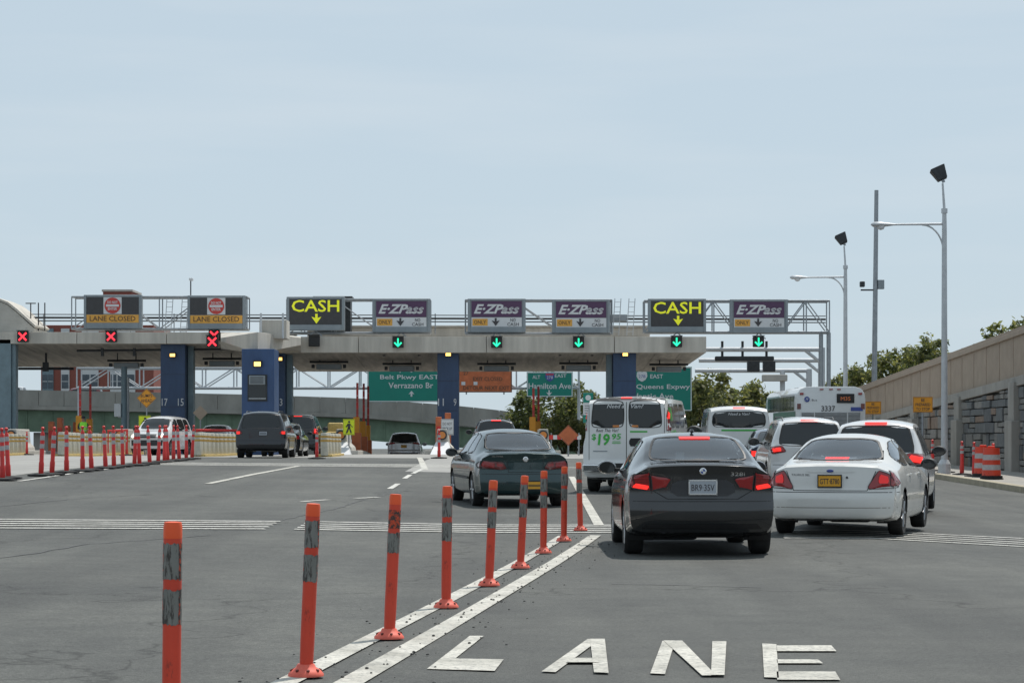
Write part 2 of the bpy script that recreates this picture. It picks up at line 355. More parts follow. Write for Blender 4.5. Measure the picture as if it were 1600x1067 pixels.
# LANE
marking([(734, 995), (756, 995), (712, 1030), (689, 1030)], name='letter_stroke'); marking([(689, 1030), (787, 1032), (773, 1050), (667, 1047)], name='letter_stroke')
marking([(918, 1000), (938, 1000), (868, 1052), (846, 1051)], name='letter_stroke'); marking([(922, 1000.3), (945, 1000.3), (951, 1054), (928, 1053)], name='letter_stroke', dz=.014); marking([(893, 1031), (934, 1031), (936, 1038), (884, 1038)], name='letter_stroke', dz=.017)
marking([(1035, 1003), (1055, 1003), (1039, 1055), (1016, 1054)], name='letter_stroke'); marking([(1037, 1003), (1066, 1003), (1119, 1058), (1097, 1058)], name='letter_stroke', dz=.014); marking([(1113, 1005), (1135, 1005), (1132, 1058), (1111, 1058)], name='letter_stroke', dz=.017)
marking([(1191, 1007), (1213, 1008), (1217, 1061), (1194, 1060)], name='letter_stroke')
for y0, y1, xr in ((1010, 1019, 1307), (1032, 1038, 1286), (1051, 1064, 1313)): marking([(1213.5, y0), (xr - 8, y0), (xr, y1), (1214.5, y1)], name='letter_stroke')
# transverse rumble bars
for i, (y0, y1) in enumerate(((812, 815), (815.3, 817.6), (818.6, 820.4), (821.8, 823.5), (825.7, 826.8))):
    pstripe((-60, y0 - .5), (438 - i * 6, y1), .21, m=M['thin_paint'], name='rumble_bar')
for i, (y0, y1) in enumerate(((815.2, 820.8), (818.4, 823.4), (821.4, 826.4), (824.4, 829), (827.2, 832))):
    pstripe((480 - i * 5, y0), (958, y1), .2, m=M['thin_paint'], name='rumble_bar')
for i, (y0, y1) in enumerate(((829, 842.6), (832, 845.6), (835, 849), (838, 852), (841, 855.7))):
    pstripe((1225, y0), (1640, y1 + 1), .15, m=M['thin_paint'], name='rumble_bar')
for i in range(4): pstripe((238 + i * 4, 722.6 + i * 1.2), (704, 726.4 + i * 1.3), .5, m=M['thin_paint'], name='rumble_bar')
# lane lines
pstripe((325, 756), (468, 728), .17); pstripe((893, 745), (936, 821), .16); pstripe((664, 734), (655, 715), .2)
for p, q in (((472, 784), (512, 781)), ((555, 779), (592, 777)), ((609, 764), (622, 756)), ((632, 748), (641, 742)), ((645, 740), (664, 731))): pstripe(p, q, .13, m=M['thin_paint'])
pstripe((30, 752), (305, 717), .12, m=M['thin_paint']); pstripe((700, 729), (912, 731), .5, m=M['thin_paint'])
# dark sealant run into cracks and joints
def sealant(pl, w=.035):
    g = [ground_at(*p) for p in pl]; rs = random.Random(int(pl[0][0] + pl[0][1])); pts = []
    for p, q in zip(g, g[1:]):
        n = max(2, int((q - p).length / .35)); pts += [p.lerp(q, k / n) + Vector((rs.uniform(-.05, .05), rs.uniform(-.08, .08), 0)) for k in range(n)]
    pts.append(g[-1]); vs = []
    for i, p in enumerate(pts):
        d = (pts[min(i + 1, len(pts) - 1)] - pts[max(i - 1, 0)]).normalized(); s = Vector((-d.y, d.x, 0)) * w * rs.uniform(.3, .7)
        for e_ in (-1, 1): t_ = p + s * e_; vs.append((t_.x, t_.y, gz(t_.x, t_.y) + .006))
    me = bpy.data.meshes.new('crack_sealant'); me.from_pydata(vs, [], [(2*i, 2*i+1, 2*i+3, 2*i+2) for i in range(len(pts) - 1)]); link('crack_sealant', me, M['tar'], road)
M['tar'] = mat('tar', (.065, .066, .067), .7, var=.3, vs=6)
for pl in (((-10, 873), (60, 864), (140, 850), (330, 836)), ((-10, 792), (120, 779), (240, 772)), ((130, 755), (320, 755), (470, 760)), ((440, 812), (520, 796), (575, 778), (640, 766)), ((960, 912), (1100, 915), (1190, 918)), ((1380, 800), (1480, 806), (1610, 812))): sealant(pl)
# kerb and footway by the retaining wall
kb = B()
KX = 14.4
for y0, y1 in zip(frange(20, 130, 3)[:-1], frange(20, 130, 3)[1:]):
    B().box((KX + .15, (y0 + y1) / 2, gz(KX, (y0 + y1) / 2) + .03), (.3, y1 - y0 - .02, .3), 0, math.atan2(gz(KX, y1) - gz(KX, y0), y1 - y0)).build('kerb_stone', M['kerb'], road, bevel=.015)
tag(sheet('footway', frange(KX + .3, 18.2, .65), frange(20, 134, 2), M['wallcon'], .16), kind='structure')
gr = B(); rg = random.Random(4); ga, gb2 = ground_at(500, 1067), ground_at(905, 838)       # grit swept up along the double line
for k in range(260):
    s_ = rg.uniform(-.1, 1); p_ = ga.lerp(gb2, s_) + Vector((rg.gauss(.12, .28), rg.gauss(0, .3), 0)); r_ = rg.uniform(.004, .013)
    gr.lathe([(r_, 0), (r_ * .9, r_ * .6), (r_ * .3, r_ * .9)], 5, (p_.x, p_.y, gz(p_.x, p_.y) + .013))
tag(gr.build('grit', mat('grit_stone', (.05, .05, .048), .9)), 'dark grit scattered along the double white line', 'grit', kind='stuff')
# ---------------------------------------------------------------- vehicles
def chaikin(poly, it=2):
    for k_ in range(it):
        e_ = .12 if k_ == 0 else .25
        out = []
        for i, p in enumerate(poly):
            q = poly[(i + 1) % len(poly)]
            out += [(lerp(p[0], q[0], e_), lerp(p[1], q[1], e_)), (lerp(q[0], p[0], e_), lerp(q[1], p[1], e_))]
        poly = out
    return poly
def inside(poly, u, v):
    c = False
    for i in range(len(poly)):
        (x0, y0), (x1, y1) = poly[i], poly[i - 1]
        if (y0 > v) != (y1 > v) and u < (x1 - x0) * (v - y0) / (y1 - y0) + x0: c = not c
    return c
def shrink(poly, d):
    cu = sum(p[0] for p in poly) / len(poly); cv = sum(p[1] for p in poly) / len(poly); out = []
    for u, v in poly:
        L = math.hypot(cu - u, cv - v) or 1; out.append((u + (cu - u) / L * d, v + (cv - v) / L * d))
    return out
def mirror(poly): return [(-u, v) for u, v in poly]

class Shell:
    """A car body lofted along its length, and patches that follow its surface."""
    def __init__(s, sp):
        s.sp = sp; L, W = sp['L'], sp['W'] / 2; s.L = L
        top, belt = sp['top'], sp['belt']; roofz = max(z for _, z in top); rw = sp['roofw'] / 2
        step = sp.get('step', .06); st = frange(0, L, step); rows = []
        kr, kf = sp.get('kr', .22), sp.get('kf', .35); offr = sp.get('offr', [(0, 0)]); offf = sp.get('offf', [(0, 0)])
        re_, fe = sp.get('re', .7), sp.get('fe', .9)
        for y in st:
            wr = sstep(1 - y / re_); wf = sstep(1 - (L - y) / fe)
            w = W * (1 - sp.get('tr', .05) * wr - sp.get('tf', .07) * wf)
            zt = sinterp(top, y); b = interp(belt, y); zs = min(b, zt - .05); q = sstep((zt - b) / (roofz - b)) if roofz > b else 0
            zb = sp.get('zb', .2) + sp.get('zbr', .08) * sstep(1 - y / .9) + .06 * sstep(1 - (L - y) / .8)
            tw = lerp(w * sp.get('deckw', .86), rw * (1 - .04 * wr), min(1, max(0, (zt - b)) / (roofz - b)) ** .8); dr = .015 + sp.get('drop', .05) * q
            h = [(0, zb), (.5 * w, zb), (.82 * w, zb), (.93 * w, zb + .02), (.972 * w, zb + .07)]
            z0 = zb + .14
            for k in range(9):
                t = k / 8; z = lerp(z0, zs, t); x = w * (1 - .022 * ((t - .45) / .55) ** 2 - .03 * max(0, t - .8) / .2)
                h.append((x, z))
            xb = w * (.945 if q > 0 else .94)
            for k in range(1, 9):
                t = k / 9; x = lerp(xb, tw, t) + .02 * math.sin(math.pi * t) * q; h.append((x, lerp(zs + .012, zt - dr, t)))
            for k in range(8):
                t = k / 7; x = tw * (1 - t); h.append((x, zt - dr * (1 - (1 - (x / max(tw, .01)) ** 2.6))))
            rows.append((y, h))
        n = len(rows[0][1]); s.v = []; s.f = []
        def deform(x, y, z):
            wr = sstep(1 - y / re_); wf = sstep(1 - (L - y) / fe); a = min(1.0, abs(x) / W)
            return (x, y + wr * (kr * a ** 3.6 + interp(offr, z)) - wf * (kf * a ** 2.4 + interp(offf, z)), z)
        ring = lambda h: [(x, z) for x, z in h] + [(-x, z) for x, z in h[-2:0:-1]]
        Mr = 2 * n - 2
        for y, h in rows: s.v += [deform(x, y, z) for x, z in ring(h)]
        for j in range(len(rows) - 1):
            for i in range(Mr): k = (i + 1) % Mr; s.f.append((j*Mr+i, j*Mr+k, (j+1)*Mr+k, (j+1)*Mr+i))
        K = 22
        for j in (0, len(rows) - 1):
            y, h = rows[j]; idx = []
            for i in range(n):
                r = j * Mr + i; l_ = j * Mr + (Mr - i) % Mr
                if i in (0, n - 1): idx.append([r] * (K + 1)); continue
                row = [r]
                for k in range(1, K): s.v.append(deform(lerp(h[i][0], -h[i][0], k / K), y, h[i][1])); row.append(len(s.v) - 1)
                idx.append(row + [l_])
            for i in range(n - 1):
                for k in range(K):
                    f = []
                    for t in (idx[i][k], idx[i][k+1], idx[i+1][k+1], idx[i+1][k]):
                        if t not in f: f.append(t)
                    if len(f) > 2: s.f.append(tuple(f if j else f[::-1]))
        s.bvh = BVHTree.FromPolygons([Vector(v) for v in s.v], s.f); s.cuts = []
        s.axles = (sp['ro'], sp['ro'] + sp['wb'])
    def hit(s, ax, u, v, off):
        o, d = {'r': ((u, -5, v), (0, 1, 0)), 'f': ((u, s.L + 5, v), (0, -1, 0)), 'R': ((5, u, v), (-1, 0, 0)), 'L': ((-5, u, v), (1, 0, 0)), 't': ((u, v, 6), (0, 0, -1))}[ax]
        o, d = Vector(o), Vector(d); loc, nr, _, _ = s.bvh.ray_cast(o, d)
        if loc is None:
            g = {'r': (u, .3, v), 'f': (u, s.L - .3, v), 'R': (s.sp['W'] / 2, u, v), 'L': (-s.sp['W'] / 2, u, v), 't': (u, v, 1)}[ax]
            loc, nr, _, _ = s.bvh.find_nearest(Vector(g))
        if nr.dot(d) > 0: nr = -nr
        return loc + nr * off
    def fill(s, ax, poly, off=.004, nx=10, nz_=8):
        v0 = min(p[1] for p in poly); v1 = max(p[1] for p in poly); vs = []; n = nx + 1
        for j in range(nz_ + 1):
            v = lerp(v0 + 1e-4, v1 - 1e-4, j / nz_); us = []
            for i in range(len(poly)):
                (a, b), (c, d) = poly[i], poly[i - 1]
                if (b > v) != (d > v): us.append(a + (c - a) * (v - b) / (d - b))
            if not us: us = [poly[0][0]] * 2
            for i in range(n): vs.append(s.hit(ax, lerp(min(us), max(us), i / nx), v, off))
        return B().add(vs, [(j*n+i, j*n+i+1, (j+1)*n+i+1, (j+1)*n+i) for j in range(nz_) for i in range(nx)])
    def ring(s, ax, poly, w, off=.003, N=56):
        L = [math.dist(poly[i], poly[(i+1) % len(poly)]) for i in range(len(poly))]; T = sum(L); pts = []
        for k in range(N):
            d = T * k / N; i = 0
            while d > L[i]: d -= L[i]; i += 1
            a, b = poly[i], poly[(i+1) % len(poly)]; t = d / L[i]; pts.append((lerp(a[0], b[0], t), lerp(a[1], b[1], t)))
        inn = shrink(pts, w); vs = [s.hit(ax, *p, off) for p in pts] + [s.hit(ax, *p, off) for p in inn]
        return B().add(vs, [(k, (k+1) % N, (k+1) % N + N, k + N) for k in range(N)])
    def line(s, ax, pl, w, off=.002, b=None):
        b = b or B()
        for p, q in zip(pl, pl[1:]):
            d = math.dist(p, q); nx_, ny_ = -(q[1]-p[1]) / d * w / 2, (q[0]-p[0]) / d * w / 2; k = max(1, int(d / .07)); vs = []
            for i in range(k + 1):
                t = i / k; u, v = lerp(p[0], q[0], t), lerp(p[1], q[1], t)
                vs += [s.hit(ax, u + nx_, v + ny_, off), s.hit(ax, u - nx_, v - ny_, off)]
            b.add(vs, [(2*i, 2*i+1, 2*i+3, 2*i+2) for i in range(k)])
        return b
    def text(s, ax, st, u, v, w, h, m, parent, off=.006, shear=0, bold=0):
        vs, fs = text_verts(st, w, h, shear, bold); sg = -1 if ax == 'L' else 1
        me = bpy.data.meshes.new('lettering'); me.from_pydata([s.hit(ax, u + sg * x, v + z, off) for x, z in vs], [], fs)
        return link('lettering', me, m, parent)
    def window(s, ax, poly, name, parent, m, border=.022, cut=True, nx=12, nz_=9, seal='seal'):
        g = s.fill(ax, poly, .004, nx, nz_).build(name, m, parent, smooth=True)
        s.ring(ax, poly, border, .007).build(seal, M['black'], g)
        if cut: s.cuts.append((ax, shrink(poly, border * .7)))
        return g
    def body(s, name, m, parent, arch=.06, ra=None):
        v = [Vector(p) for p in s.v]; kill = set(); Rw = s.sp['R']; ra = ra or Rw + arch; W = s.sp['W'] / 2
        for ya in s.axles:
            for p in v:
                if abs(p.x) > .55 * W:
                    d = Vector((p.y - ya, p.z - Rw)); L = d.length
                    if abs(L - ra) < .045 and p.z > .18: d *= ra / L; p.y, p.z = ya + d.x, Rw + d.y
        for fi, f in enumerate(s.f):
            c = sum((v[i] for i in f), Vector()) / len(f)
            for ya in s.axles:
                if abs(c.x) > .5 * W and math.hypot(c.y - ya, c.z - Rw) < ra - .004: kill.add(fi)
            nr = (v[f[1]] - v[f[0]]).cross(v[f[2]] - v[f[0]])
            for ax, poly in s.cuts:
                if ax in 'rf':
                    if (c.y < s.L * .5) == (ax == 'r') and inside(poly, c.x, c.z): kill.add(fi)
                elif (c.x > 0) == (ax == 'R') and abs(c.x) > .4 * W and abs(nr.x) > .5 * abs(nr.y) + .3 * abs(nr.z) and inside(poly, c.y, c.z): kill.add(fi)
        b = B(); b.v = [tuple(p) for p in v]; b.f = [f for i, f in enumerate(s.f) if i not in kill]
        me = bpy.data.meshes.new(name); me.from_pydata(b.v, [], b.f); me.polygons.foreach_set('use_smooth', [True] * len(me.polygons))
        bm = bmesh.new(); bm.from_mesh(me); bmesh.ops.delete(bm, geom=[x for x in bm.verts if not x.link_faces], context='VERTS')
        bmesh.ops.recalc_face_normals(bm, faces=bm.faces)
        for e in bm.edges:
            if len(e.link_faces) == 2 and e.calc_face_angle() > R(38): e.smooth = False
        bm.to_mesh(me); bm.free()
        return link(name, me, m, parent)

_wh = {}
def wheels(sh, parent, spokes=5, rimm='rim', hub=True, only=None):
    sp = sh.sp; Rw, tw, W = sp['R'], sp.get('tw', .21), sp['W'] / 2
    key = (Rw, tw, spokes)
    if key not in _wh:
        h = tw / 2; rr = Rw * .68
        ty = B().lathe([(rr, -h * .9), (Rw * .93, -h), (Rw * .985, -h * .82), (Rw, -h * .5), (Rw, h * .5), (Rw * .985, h * .82), (Rw * .93, h), (rr, h * .9)], 36, axis='x').me('tyre', smooth=True)
        rb = B().lathe([(rr, -h * .8), (rr, h * .85), (rr * .93, h * .85), (rr * .9, h * .3), (.02, h * .25)], 30, axis='x')
        for k in range(spokes):
            a = 2 * math.pi * k / spokes; c, s_ = math.cos(a), math.sin(a)
            rb.bar((h * .62, c * .03, s_ * .03), (h * .72, c * rr * .95, s_ * rr * .95), .042, 6, .03)
        rb.lathe([(.055, h * .3), (.055, h * .74), (.02, h * .78)], 14, axis='x')
        _wh[key] = (ty, rb.me('rim', smooth=True))
    ty, rm = _wh[key]
    for ya in sh.axles:
        for sx in (-1, 1):
            w = link('wheel', ty, M['rubber'], parent, (sx * (W - tw / 2 - .015), ya, Rw), (0, 0, math.pi if sx < 0 else 0))
            link('rim', rm, M[rimm], w)
            ra = Rw + .065; vs = []; N = 20
            for k in range(N + 1):
                t = math.pi * (-.12 + 1.24 * k / N); y_, z_ = math.cos(t) * ra, math.sin(t) * ra
                vs += [(sx * (W - .03), ya + y_, Rw + z_), (sx * (W - .36), ya + y_, Rw + z_)]
            vs.append((sx * (W - .36), ya, Rw)); fs = [(2*k, 2*k+1, 2*k+3, 2*k+2) for k in range(N)] + [(2*k+1, 2*N+2, 2*k+3) for k in range(N)]
            B().add(vs, fs).build('wheel_well', M['black'], parent)
def mirror_pod(parent, x, y, z, m, s=1.0, arm=.1):
    sg = 1 if x > 0 else -1; t = B().lathe([(.02, -.075), (.075, -.06), (.10, -.01), (.105, .05), (.09, .075)], 14, axis='y')
    t.v = [(v[0] * 1.15 * s, v[1] * s, v[2] * .82 * s) for v in t.v]
    o = t.build('door_mirror', m, parent, smooth=True, loc=(x, y, z))
    B().box((-sg * (.1 + arm / 2) * s, .02, -.03 * s), (arm * s + .08, .05, .035)).build('mirror_arm', M['black'], o, bevel=.008)
    gl = B().lathe([(.088, -.0), (.088, .004)], 14, axis='y'); gl.v = [(v[0] * 1.15 * s, v[1] - .077 * s, v[2] * .82 * s) for v in gl.v]
    gl.build('mirror_glass', M['darkglass'], o)
def seats(parent, rows, w, zc):
    for y, n in rows:
        for k in range(n):
            x = (k - (n - 1) / 2) * (.72 if n == 2 else .5)
            st = B().box((x, y, zc), (.5 if n == 2 else .46, .14, .62), 0, R(-14)).build('seat_back', M['seat'], parent, bevel=.05, smooth=True)
            B().box((x, y - .09, zc + .42), (.26, .1, .17)).build('headrest', M['seat'], st, bevel=.04, smooth=True)
def cabin(parent, sp, y0, y1, z):
    w = sp['W'] - .2
    B().box((0, (y0 + y1) / 2, (.32 + z) / 2), (w, y1 - y0, z - .32)).build('cabin_floor', M['seat'], parent)
def plate(sh, parent, u, v, st, m, tm, w=.31, h=.155, frame='black'):
    p = sh.hit('r', u, v, .012); q = sh.hit('r', u, v - .05, .012)
    o = B().box((0, 0, 0), (w, .012, h)).build('licence_plate', m, parent, bevel=.004, loc=(p.x, min(p.y, q.y) - .012, v))
    fr = B()
    for sx in (-1, 1): fr.box((sx * w / 2, 0, 0), (.014, .018, h + .02))
    for sz in (-1, 1): fr.box((0, 0, sz * h / 2), (w + .014, .018, .016))
    fr.build('plate_frame', M[frame], o)
    if st: text(st, w * .84, h * .48, tm, o, (0, -.008, -.005), bold=.01)
    else: B().box((0, -.008, -.005), (w * .78, .003, h * .3)).build('worn_characters', mat('plate_smudge', (.22, .13, .03) if m is M['plate_y'] else (.14, .15, .17), .6, var=.5, vs=60), o)
    return o
def lamp(sh, ax, poly, m, parent, name='tail_lamp', off=.012, rim=.012, nx=8):
    o = sh.fill(ax, poly, off, nx, 6).build(name, m, parent, smooth=True)
    sh.ring(ax, poly, rim, off * .7 + .004, 36).build('lamp_edge', M['black'], o)
    return o
def handles(sh, parent, m, ys, z):
    for ax in 'LR':
        for y in ys:
            p = sh.hit(ax, y, z, .02); B().box((0, 0, 0), (.03, .17, .03)).build('door_handle', m, parent, bevel=.01, loc=p)
def seams(sh, parent, doors, ztop, zlow, w=.007):
    for ax in 'LR':
        b = B()
        for pl in doors: sh.line(ax, pl, w, .002, b)
        b.build('door_gap', M['black'], parent)
def place(o, X, Y, yaw):
    o.location = (X, Y, gz(X, Y)); d = 3.0; a = R(yaw)
    zf = gz(X + d * math.sin(a), Y + d * math.cos(a)); o.rotation_mode = 'XYZ'
    o.rotation_euler = (math.atan2(zf - o.location.z, d) if abs(yaw) < 90 else 0, 0, -a)

# --- saloons
def saloon_windows(sh, t, rear, side, m, cut=True, front=None):
    sh.window('r', rear, 'rear_window', t, m, .025, cut)
    for ax in 'LR':
        for pl in side: sh.window(ax, pl, 'side_window', t, m, .018, cut, 8, 6)
    if front: sh.window('f', front, 'windscreen', t, m, .03, cut)

def grey_saloon():
    t = thing('saloon_car', 'dark graphite grey saloon with braking lights and twin exhaust, behind a white van', 'car', group=None)
    pm = paint('graphite_paint', (.04, .041, .043), .5, .22)
    sp = dict(L=4.53, W=1.82, ro=1.0, wb=2.76, R=.325, tw=.23, zb=.2, zbr=.1, roofw=1.16, deckw=.80, kr=.24, kf=.45, drop=.055, tr=.045,
              top=[(0, 1.10), (.06, 1.125), (.5, 1.14), (.62, 1.155), (1.0, 1.33), (1.35, 1.45), (1.75, 1.49), (2.2, 1.50), (2.7, 1.46), (3.1, 1.31), (3.5, 1.09), (3.7, 1.03), (4.3, .92), (4.53, .74)],
              belt=[(0, .97), (1.2, .98), (3.4, .93), (4.5, .8)],
              offr=[(.2, .16), (.34, .07), (.42, .02), (.5, 0), (.62, .0), (.665, .015), (.70, .05), (.8, .055), (1.0, .05), (1.09, .025), (1.12, .0)])
    sh = Shell(sp)
    rear = chaikin([(-.63, 1.15), (0, 1.145), (.63, 1.15), (.52, 1.42), (.3, 1.445), (-.3, 1.445), (-.52, 1.42)], 2)
    side = [chaikin([(1.3, 1.03), (2.05, 1.0), (2.05, 1.40), (1.62, 1.38)], 1), chaikin([(2.12, 1.0), (3.2, .98), (2.62, 1.37), (2.12, 1.41)], 1)]
    saloon_windows(sh, t, rear, side, M['clear'], True, chaikin([(-.68, 1.1), (.68, 1.1), (.54, 1.42), (-.54, 1.42)], 2))
    bd = sh.body('body', pm, t, .05)
    for sx in (1, -1):
        f = (lambda p: p) if sx > 0 else mirror
        lamp(sh, 'r', f([(.43, .835), (.60, .80), (.62, .99), (.44, .965), (.37, .94)]), M['lampred'], t)
        o = lamp(sh, 'r', f([(.615, .795), (.845, .80), (.865, .90), (.80, 1.0), (.635, 1.015)]), M['lampred'], t)
        sh.fill('r', f(chaikin([(.635, .81), (.83, .815), (.80, .885), (.64, .875)], 1)), .02, 8, 3).build('brake_bar', M['brake'], o)
        sh.fill('r', f([(.45, .92), (.6, .925), (.605, .945), (.45, .935)]), .018, 6, 1).build('lamp_strip', M['brakesoft'], o)
        for z_ in (.90, .935, .97): sh.line('r', f([(.64, z_), (.82, z_ - .005)]), .006, .019).build('lens_rib', M['lampdark'], o)
        ax = 'R' if sx > 0 else 'L'; lamp(sh, ax, [(.19, .82), (.42, .86), (.38, .97), (.22, .995)], M['lampred'], t)
        sh.line('r', f([(.60, 1.06), (.66, 1.02)]), .008).build('panel_gap', M['black'], bd)
    sh.line('r', [(-.62, 1.03), (-.595, .80), (-.42, .70), (.42, .70), (.595, .80), (.62, 1.03)], .011).build('boot_lid_gap', M['black'], bd)
    sh.line('r', [(-.9, .672), (.9, .672)], .01).build('bumper_gap', M['black'], bd)
    sh.fill('r', chaikin([(-.40, .735), (.40, .735), (.36, .93), (-.36, .93)], 1), .003, 10, 4).build('plate_recess', mat('recess_grey', (.035, .036, .04), .4), bd)
    sh.fill('r', [(-.72, .34), (.72, .34), (.66, .40), (-.66, .40)], .004, 16, 3).build('bumper_skirt', M['black'], bd)
    sh.line('r', [(-.80, .46), (-.3, .44), (.3, .44), (.80, .46)], .012).build('bumper_crease', M['black'], bd)
    plate(sh, t, 0, .842, 'BR9\u00b735V', M['plate_w'], M['darkletter'], .33, .165, 'chrome')
    p = sh.hit('r', 0, 1.035, .01); rb = B().lathe([(.042, 0), (.042, -.008), (.034, -.012), (.03, -.012)], 20, axis='y').build('emblem', M['chrome'], t, loc=p)
    q = B()
    for k in range(4):
        a0 = k * math.pi / 2; q.add([(0, -.0135, 0)] + [(.029 * math.cos(a0 + j * math.pi / 10), -.0135, .029 * math.sin(a0 + j * math.pi / 10)) for j in range(6)], [(0, j, j + 1) for j in range(1, 6)]) if k % 2 == 0 else None
    q.build('emblem_quarter', M['intblue'], rb)
    sh.text('r', '328i', .42, 1.0, .17, .045, M['chrome'], t)
    b = sh.fill('r', [(-.19, 1.405), (.19, 1.405), (.19, 1.432), (-.19, 1.432)], .012, 8, 2).build('high_brake_light', M['brake'], t)
    wheels(sh, t, 10); mirror_pod(t, -1.0, 3.12, 1.03, pm, 1.05); mirror_pod(t, 1.0, 3.12, 1.03, pm, 1.05)
    for x in (-.46, -.36): B().bar((x, .12, .33), (x, .55, .35), .042, 14).build('exhaust_pipe', M['darksteel'], t, smooth=True)
    B().box((-.3, .9, .26), (.6, .4, .16)).build('silencer', M['darksteel'], t, bevel=.05)
    an = B().box((0, 1.62, 1.51), (.05, .12, .05)).build('roof_antenna', pm, t, bevel=.02)
    cabin(t, sp, .9, 3.6, .78); seats(t, ((1.62, 2), (2.6, 2)), 1.4, .84)
    B().box((-.2, 1.0, 1.17), (.1, .12, .16)).build('tissue_box', M['whitepanel'], t)
    handles(sh, t, pm, (1.75, 2.85), .9); seams(sh, t, [[(2.08, .3), (2.08, .96)], [(1.22, .62), (1.28, .96)], [(3.3, .3), (3.28, .92)], [(.95, .78), (3.6, .74)]], 0, 0)
    place(t, 2.284, 27.3, -.4); return t

def white_saloon():
    t = thing('saloon_car', 'dirty white rounded saloon with yellow plate, steering toward the stone wall', 'car')
    pm = paint('white_paint_car', (.66, .65, .62), 0, .3, .05)
    sp = dict(L=5.0, W=1.86, ro=1.12, wb=2.76, R=.32, tw=.21, zb=.2, zbr=.06, roofw=1.14, deckw=.78, kr=.32, kf=.5, drop=.07, tr=.05,
              top=[(0, 1.0), (.08, 1.04), (.5, 1.07), (.7, 1.085), (1.2, 1.28), (1.6, 1.41), (2.1, 1.465), (2.6, 1.46), (3.0, 1.38), (3.5, 1.13), (3.8, 1.02), (4.6, .86), (5.0, .66)],
              belt=[(0, .9), (1.4, .95), (3.6, .9), (5, .75)],
              offr=[(.2, .14), (.28, .03), (.36, 0), (.58, .0), (.63, .03), (.66, .06), (.8, .075), (1.0, .11), (1.06, .13)])
    sh = Shell(sp)
    rear = chaikin([(-.68, 1.085), (0, 1.075), (.68, 1.085), (.50, 1.36), (.28, 1.395), (-.28, 1.395), (-.50, 1.36)], 2)
    side = [chaikin([(1.15, 1.12), (1.4, 1.0), (2.12, .99), (2.12, 1.36), (1.75, 1.34), (1.4, 1.24)], 2), chaikin([(2.2, .99), (3.35, .96), (2.8, 1.34), (2.2, 1.37)], 1)]
    saloon_windows(sh, t, rear, side, M['clear'], True, chaikin([(-.68, 1.08), (.68, 1.08), (.5, 1.38), (-.5, 1.38)], 2))
    bd = sh.body('body', pm, t, .05)
    for sx in (1, -1):
        f = (lambda p: p) if sx > 0 else mirror
        o = lamp(sh, 'r', f(chaikin([(.50, .675), (.90, .69), (.91, .76), (.80, .90), (.66, .95)], 1)), M['lampred'], t)
        sh.fill('r', f(chaikin([(.66, .76), (.80, .76), (.78, .87), (.68, .89)], 1)), .02, 6, 4).build('brake_bulb', M['brakesoft'], o)
        sh.fill('r', f([(.56, .69), (.86, .70), (.87, .725), (.58, .715)]), .018, 6, 1).build('lamp_strip', M['lampdark'], o)
        ax = 'R' if sx > 0 else 'L'; lamp(sh, ax, chaikin([(.26, .70), (.62, .75), (.40, .93), (.30, .94)], 1), M['lampred'], t)
    sh.line('r', [(-.66, 1.0), (-.52, .66), (.52, .66), (.66, 1.0)], .01).build('boot_lid_gap', M['black'], bd)
    sh.line('r', [(-.92, .635), (.92, .635)], .01).build('bumper_gap', M['black'], bd)
    sh.line('r', [(-.9, .42), (.9, .42)], .012).build('bumper_crease', mat('grime', (.30, .28, .25), .8), bd)
    sh.fill('r', chaikin([(-.36, .915), (.36, .915), (.36, .945), (-.36, .945)], 1), .008, 12, 2).build('boot_trim', pm, bd)
    plate(sh, t, 0, .795, 'GTT\u00b78780', M['plate_y'], M['darkletter'], .33, .165)
    p = sh.hit('r', 0, .935, .012); em = B().lathe([(.05, 0), (.05, -.006), (.04, -.01)], 20, axis='y'); em.v = [(v[0], v[1], v[2] * .42) for v in em.v]; em.build('emblem', M['intblue'], t, loc=p)
    sh.text('r', 'TAURUS SEL', -.42, .88, .27, .028, M['darkletter'], t)
    p = sh.hit('r', .24, .845, .004); B().lathe([(.016, 0), (.016, -.008)], 12, axis='y').build('keyhole', M['darksteel'], t, loc=p)
    sh.fill('r', [(-.17, 1.088), (.17, 1.088), (.17, 1.115), (-.17, 1.115)], .012, 8, 2).build('high_brake_light', M['brake'], t)
    wheels(sh, t, 7); mirror_pod(t, 1.03, 3.3, 1.0, M['black'], 1.05); mirror_pod(t, -1.03, 3.3, 1.0, M['black'], 1.05)
    cabin(t, sp, 1.0, 3.7, .76); seats(t, ((1.75, 2), (2.7, 2)), 1.4, .81)
    handles(sh, t, pm, (1.85, 2.95), .86); seams(sh, t, [[(2.16, .3), (2.16, .95)], [(1.3, .6), (1.38, .95)], [(3.4, .3), (3.4, .9)]], 0, 0)
    for ax in 'LR': sh.fill(ax, [(1.55, .5), (3.45, .5), (3.45, .56), (1.55, .56)], .012, 16, 2).build('rub_strip', pm, bd)
    B().bar((-.1, .3, .26), (-.1, .8, .28), .035, 10).build('exhaust_pipe', M['darksteel'], t); B().box((.2, .75, .27), (.6, .35, .15)).build('silencer', M['darksteel'], t, bevel=.05)
    place(t, 4.47, 32.2, 16.5); return t

